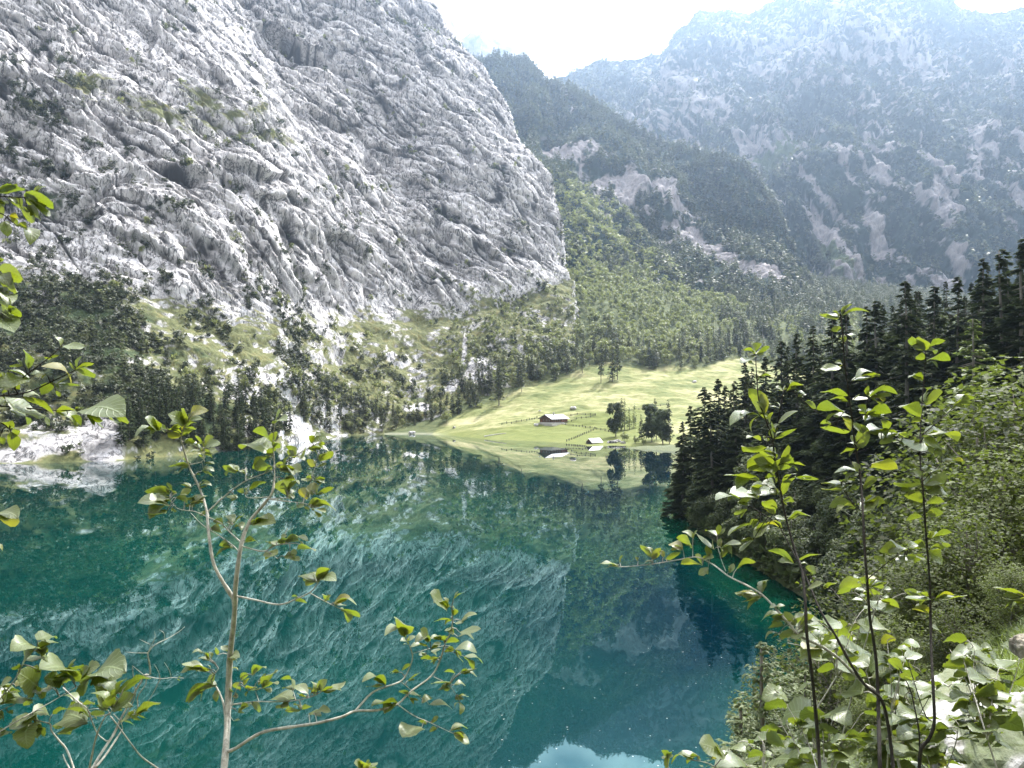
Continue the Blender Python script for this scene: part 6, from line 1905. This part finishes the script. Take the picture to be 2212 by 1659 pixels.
for o in list(scene.objects):
    gname = o.get('group')
    if o.parent or not gname: continue
    l = o.location
    u, v = [float(t) for t in pix(np.array([l.x, l.y, l.z]))]
    if gname in ('conifers of the wood on the right slope', 'leafy trees of the wood on the right slope'):
        kind = 'dark conifer' if 'conifers' in gname else 'dark leafy tree'
        col = span(u, [(1530, 'at headland tip'), (1640, 'behind left tall sapling'), (1740, 'between left and middle saplings'), (1850, 'behind middle tall sapling'),
                       (1960, 'between middle and right saplings'), (2060, 'behind right tall sapling'), (2160, 'right of the tall saplings'), (9999, 'at the right edge')])
        row = span(l.y, [(80, 'nearest row'), (100, 'second row'), (125, 'middle row'), (155, 'far row'), (999, 'farthest row')])
        dd = float(shore_dist(l.x, l.y))
        hgt = 'by water' if dd < 6 else ('low slope' if dd < 20 else ('mid slope' if dd < 45 else 'high up'))
        o['label'] = '%s %s, %s, %s' % (kind, col, row, hgt)
    elif gname == 'conifers in the wood at the left lake shore':
        o['label'] = 'conifer in left shore wood, %s, %s' % (
            span(u, [(280, 'beside left scree'), (340, 'left of sapling top'), (400, 'behind left sapling fork'), (460, 'right of left sapling fork'), (530, 'between the sapling crowns'), (9999, 'beside middle scree')]),
            span(v, [(925, 'upper row'), (945, 'second row'), (960, 'third row'), (9999, 'water row')]))
    elif gname.endswith('shore left of the meadow'):
        o['label'] = '%s on rocky shore, %s, %s' % ('sunlit conifer' if 'conifers' in gname else 'pale leafy tree',
            span(u, [(700, 'right of middle scree'), (780, 'left part'), (860, 'middle part'), (930, 'near the flat boulder'), (9999, 'next to meadow corner')]),
            span(v, [(885, 'highest row'), (905, 'upper row'), (922, 'lower row'), (9999, 'at waterline')]))
    elif gname.endswith('upper edge of the meadow'):
        o['label'] = '%s on meadow edge, %s, %s' % ('conifer' if 'conifers' in gname else 'leafy tree',
            span(u, [(1075, 'left of lone tall conifer'), (1130, 'right of lone tall conifer'), (1190, 'above the hut'), (1250, 'right above the hut'), (1310, 'left of three slope conifers'),
                     (1400, 'behind three slope conifers'), (1480, 'right of three slope conifers'), (9999, 'above dark headland')]),
            span(v, [(775, 'third row'), (800, 'second row'), (9999, 'front row')]))

same = {}
for o in scene.objects:
    if o.get('label') and o.get('group') and not o.parent:
        same.setdefault(o['label'], []).append(o)
ORD = ['leftmost', 'second from left', 'third from left', 'fourth from left', 'fifth from left', 'sixth from left', 'seventh from left', 'eighth from left', 'ninth from left', 'tenth from left', 'eleventh from left', 'twelfth from left', 'thirteenth from left', 'fourteenth from left', 'fifteenth from left', 'sixteenth from left', 'seventeenth from left', 'eighteenth from left', 'nineteenth from left', 'twentieth from left', 'twenty first from left']
for lab, os_ in same.items():
    if len(os_) < 2: continue
    os_.sort(key=lambda o: float(pix(np.array(o.location))[0]))
    for i, o in enumerate(os_):
        o['label'] = lab + ', ' + (ORD[i] if i < len(os_) - 1 else 'rightmost') if i < len(ORD) else lab + ', farther right'

for o in scene.objects:
    if o.get('label') and len(o['label'].split()) > 16: print('LONG', o.name, o['label'])
# ------------------------------------------------------------------ haze
hz_m = bpy.data.materials.new('valley_haze')
hz_m.use_nodes = True
hn, hl = hz_m.node_tree.nodes, hz_m.node_tree.links
hn.clear()
ho = hn.new('ShaderNodeOutputMaterial')
hv = hn.new('ShaderNodeVolumePrincipled')
hv.inputs['Color'].default_value = (0.53, 0.715, 1.0, 1)
hv.inputs['Density'].default_value = HAZE
hv.inputs['Anisotropy'].default_value = 0.74
hl.new(hv.outputs[0], ho.inputs['Volume'])
lo, hi = Vector((-2600, -140, -5)), Vector((4600, 5200, 2400))
vs = [(x, y, z) for x in (lo.x, hi.x) for y in (lo.y, hi.y) for z in (lo.z, hi.z)]
hf = np.array([[0, 1, 3, 2], [4, 6, 7, 5], [0, 4, 5, 1], [2, 3, 7, 6], [0, 2, 6, 4], [1, 5, 7, 3]])
hz = link('haze', np_mesh('haze', vs, hf, hz_m, smooth=False))
tag(hz, kind='stuff')
